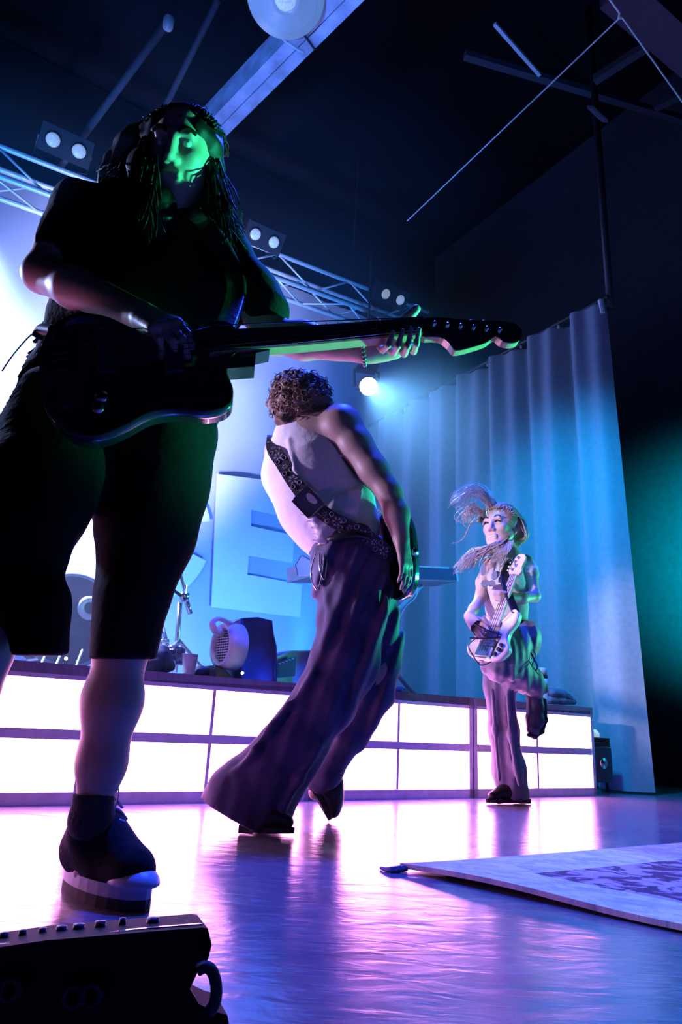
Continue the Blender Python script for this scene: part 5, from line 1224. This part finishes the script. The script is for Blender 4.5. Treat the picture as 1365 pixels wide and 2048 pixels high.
# ================================================================== RUG
r0 = atz(800, 1742, 0.0); r1 = atz(1365, 1868, 0.0); r2 = atz(1365, 1694, 0.0)
ru = (r1-r0).normalized(); rv = (r2-r0).normalized(); RLu, RLv = 2.3, 2.6
rg_ = thing('rug', 'patterned pale rug with purple ornament lying at the right', 'rug', (r0.x, r0.y, 0))
def rug_mat():
    m = bpy.data.materials.new('rug_weave'); m.use_nodes = True; nt = m.node_tree; b = nt.nodes['Principled BSDF']; b.inputs['Roughness'].default_value = 0.95
    at_ = nt.nodes.new('ShaderNodeAttribute'); at_.attribute_name = 'rugco'
    sx = nt.nodes.new('ShaderNodeSeparateXYZ'); nt.links.new(at_.outputs['Vector'], sx.inputs[0])
    vo = nt.nodes.new('ShaderNodeTexVoronoi'); vo.inputs['Scale'].default_value = 9; nt.links.new(at_.outputs['Vector'], vo.inputs['Vector'])
    wv = nt.nodes.new('ShaderNodeTexNoise'); wv.inputs['Scale'].default_value = 14; wv.inputs['Detail'].default_value = 5; wv.inputs['Distortion'].default_value = 1.5; nt.links.new(at_.outputs['Vector'], wv.inputs['Vector'])
    orn = nt.nodes.new('ShaderNodeValToRGB'); orn.color_ramp.elements[0].position = 0.45; orn.color_ramp.elements[1].position = 0.52
    orn.color_ramp.elements[0].color = (0.05, 0.02, 0.08, 1); orn.color_ramp.elements[1].color = (0.50, 0.36, 0.50, 1); nt.links.new(wv.outputs['Fac'], orn.inputs['Fac'])
    pal = nt.nodes.new('ShaderNodeValToRGB'); pal.color_ramp.elements[0].position = 0.35; pal.color_ramp.elements[1].position = 0.6
    pal.color_ramp.elements[0].color = (0.42, 0.48, 0.58, 1); pal.color_ramp.elements[1].color = (0.75, 0.76, 0.80, 1); nt.links.new(wv.outputs['Fac'], pal.inputs['Fac'])
    def band(sock, a, bb):
        g = nt.nodes.new('ShaderNodeMath'); g.operation = 'GREATER_THAN'; g.inputs[1].default_value = a; nt.links.new(sock, g.inputs[0])
        l = nt.nodes.new('ShaderNodeMath'); l.operation = 'LESS_THAN'; l.inputs[1].default_value = bb; nt.links.new(sock, l.inputs[0])
        mu = nt.nodes.new('ShaderNodeMath'); mu.operation = 'MULTIPLY'; nt.links.new(g.outputs[0], mu.inputs[0]); nt.links.new(l.outputs[0], mu.inputs[1]); return mu.outputs[0]
    mn = nt.nodes.new('ShaderNodeMath'); mn.operation = 'MINIMUM'; nt.links.new(sx.outputs[0], mn.inputs[0]); nt.links.new(sx.outputs[1], mn.inputs[1])
    b1 = band(mn.outputs[0], 0.20, 0.46); b2 = band(mn.outputs[0], 0.62, 0.80)
    ad = nt.nodes.new('ShaderNodeMath'); ad.operation = 'ADD'; nt.links.new(b1, ad.inputs[0]); nt.links.new(b2, ad.inputs[1])
    mx = nt.nodes.new('ShaderNodeMix'); mx.data_type = 'RGBA'; nt.links.new(ad.outputs[0], mx.inputs['Factor']); nt.links.new(pal.outputs[0], mx.inputs[6]); nt.links.new(orn.outputs[0], mx.inputs[7])
    nt.links.new(mx.outputs[2], b.inputs['Base Color'])
    bp = nt.nodes.new('ShaderNodeBump'); bp.inputs['Strength'].default_value = 0.4; bp.inputs['Distance'].default_value = 0.004; n5 = nt.nodes.new('ShaderNodeTexNoise'); n5.inputs['Scale'].default_value = 160; nt.links.new(at_.outputs['Vector'], n5.inputs['Vector']); nt.links.new(n5.outputs['Fac'], bp.inputs['Height']); nt.links.new(bp.outputs[0], b.inputs['Normal'])
    return m
NA = 60; vs = []; fs = []; uv = []
for lay in (0, 1):
    for j in range(NA+1):
        for i in range(NA+1):
            u, v = RLu*(i/NA)**1.4, RLv*(j/NA)**1.4
            z = 0.002+0.004*(1+math.sin(u*9+v*2))*math.exp(-v*9)+0.006*math.exp(-((u-0.35)**2)*20-v*12) + (0.011 if lay else 0)
            vs.append(r0+ru*u+rv*v+UZ*z); uv.append((u, v, 0))
q = NA+1; o_ = q*q
for j in range(NA):
    for i in range(NA):
        a = j*q+i; fs.append((o_+a, o_+a+1, o_+a+q+1, o_+a+q)); fs.append((a, a+q, a+q+1, a+1))
for i in range(NA):
    fs.append((i, i+1, o_+i+1, o_+i)); a = i*q; fs.append((a+q, a, o_+a, o_+a+q)); a = NA*q+i; fs.append((a+1, a, o_+a, o_+a+1)); a = i*q+NA; fs.append((a, a+q, o_+a+q, o_+a))
rm = part('weave', MB().add(vs, fs), rug_mat(), rg_)
at_ = rm.data.attributes.new('rugco', 'FLOAT_VECTOR', 'POINT'); at_.data.foreach_set('vector', [c for p in uv for c in p])
part('fringe_tassel', MB().tube(bez([r0+ru*0.01+rv*0.01+UZ*0.008, atz(782, 1740, 0.006), atz(762, 1736, 0.004)], 4), [0.008]*5+[0.006, 0.005, 0.004, 0.004], 6), M['towel'], rg_)

# ================================================================== PEDAL UNIT IN THE NEAR CORNER
YP = 0.62
pbd = thing('effects_unit', 'black effects unit with a row of knobs and a carry handle, lower left', 'effects unit', Vector((at(200, 2000, YP).x, YP, 0)))
fo = [(-60, 1903), (90, 1881), (300, 1863), (405, 1855), (416, 1857), (424, 1890), (414, 1928), (396, 1944), (380, 1978), (398, 2008), (432, 2024), (455, 2030), (458, 2046), (440, 2120), (-60, 2120)]
P_ = [at(x, y, YP) for x, y in fo]
for p in P_[-2:]: p.z = 0.0
part('case', MB().prism(P_, Vector((-0.018, 0.055, -0.004)), 0.003), nmat('black_case', (0.004, 0.004, 0.005), 0.7, spec=0.15), pbd)
tpn = MB().prism([at(-60, 1900, YP+0.01), at(300, 1861, YP+0.01), at(405, 1853, YP+0.01), at(300, 1861, YP+0.01)+Vector((0.02, 0.038, -0.003)), at(-60, 1900, YP+0.01)+Vector((0, 0.038, -0.003))], UZ*0.002); part('top_plate', tpn, nmat('top_plate', (0.35, 0.33, 0.36), 0.2, 0.3), pbd)
for x, y, sc in ((5, 1892, 9), (42, 1887, 8), (82, 1883, 8), (120, 1879, 11), (155, 1875, 12), (198, 1869, 11), (243, 1863, 7), (304, 1862, 13)):
    c = at(x, y, YP+0.034); r_ = pr(sc, c); h_ = pr(25, c)
    part('knob', MB().lathe([(r_*0.65, -0.004), (r_*0.7, h_*0.25), (r_, h_*0.3), (r_*0.95, h_*0.95), (0.0, h_)], c, UZ, 14), M['plastic_dark'], pbd, True)
part('handle', MB().tube(bez([at(x, y, YP-0.015) for x, y in [(396, 1940), (412, 1934), (426, 1945), (433, 1975), (430, 2005), (418, 2024)]], 5), 0.0045, 8), M['rubber'], pbd, True)
for x, y in ((150, 1990), (187, 1986), (25, 1975)): part('socket', MB().lathe([(0.009, 0.0), (0.009, 0.006), (0.005, 0.006), (0.005, -0.002)], at(x, y, YP-0.001), V3(0, -1, 0), 16, ring=True), M['dark_metal'], pbd, True)
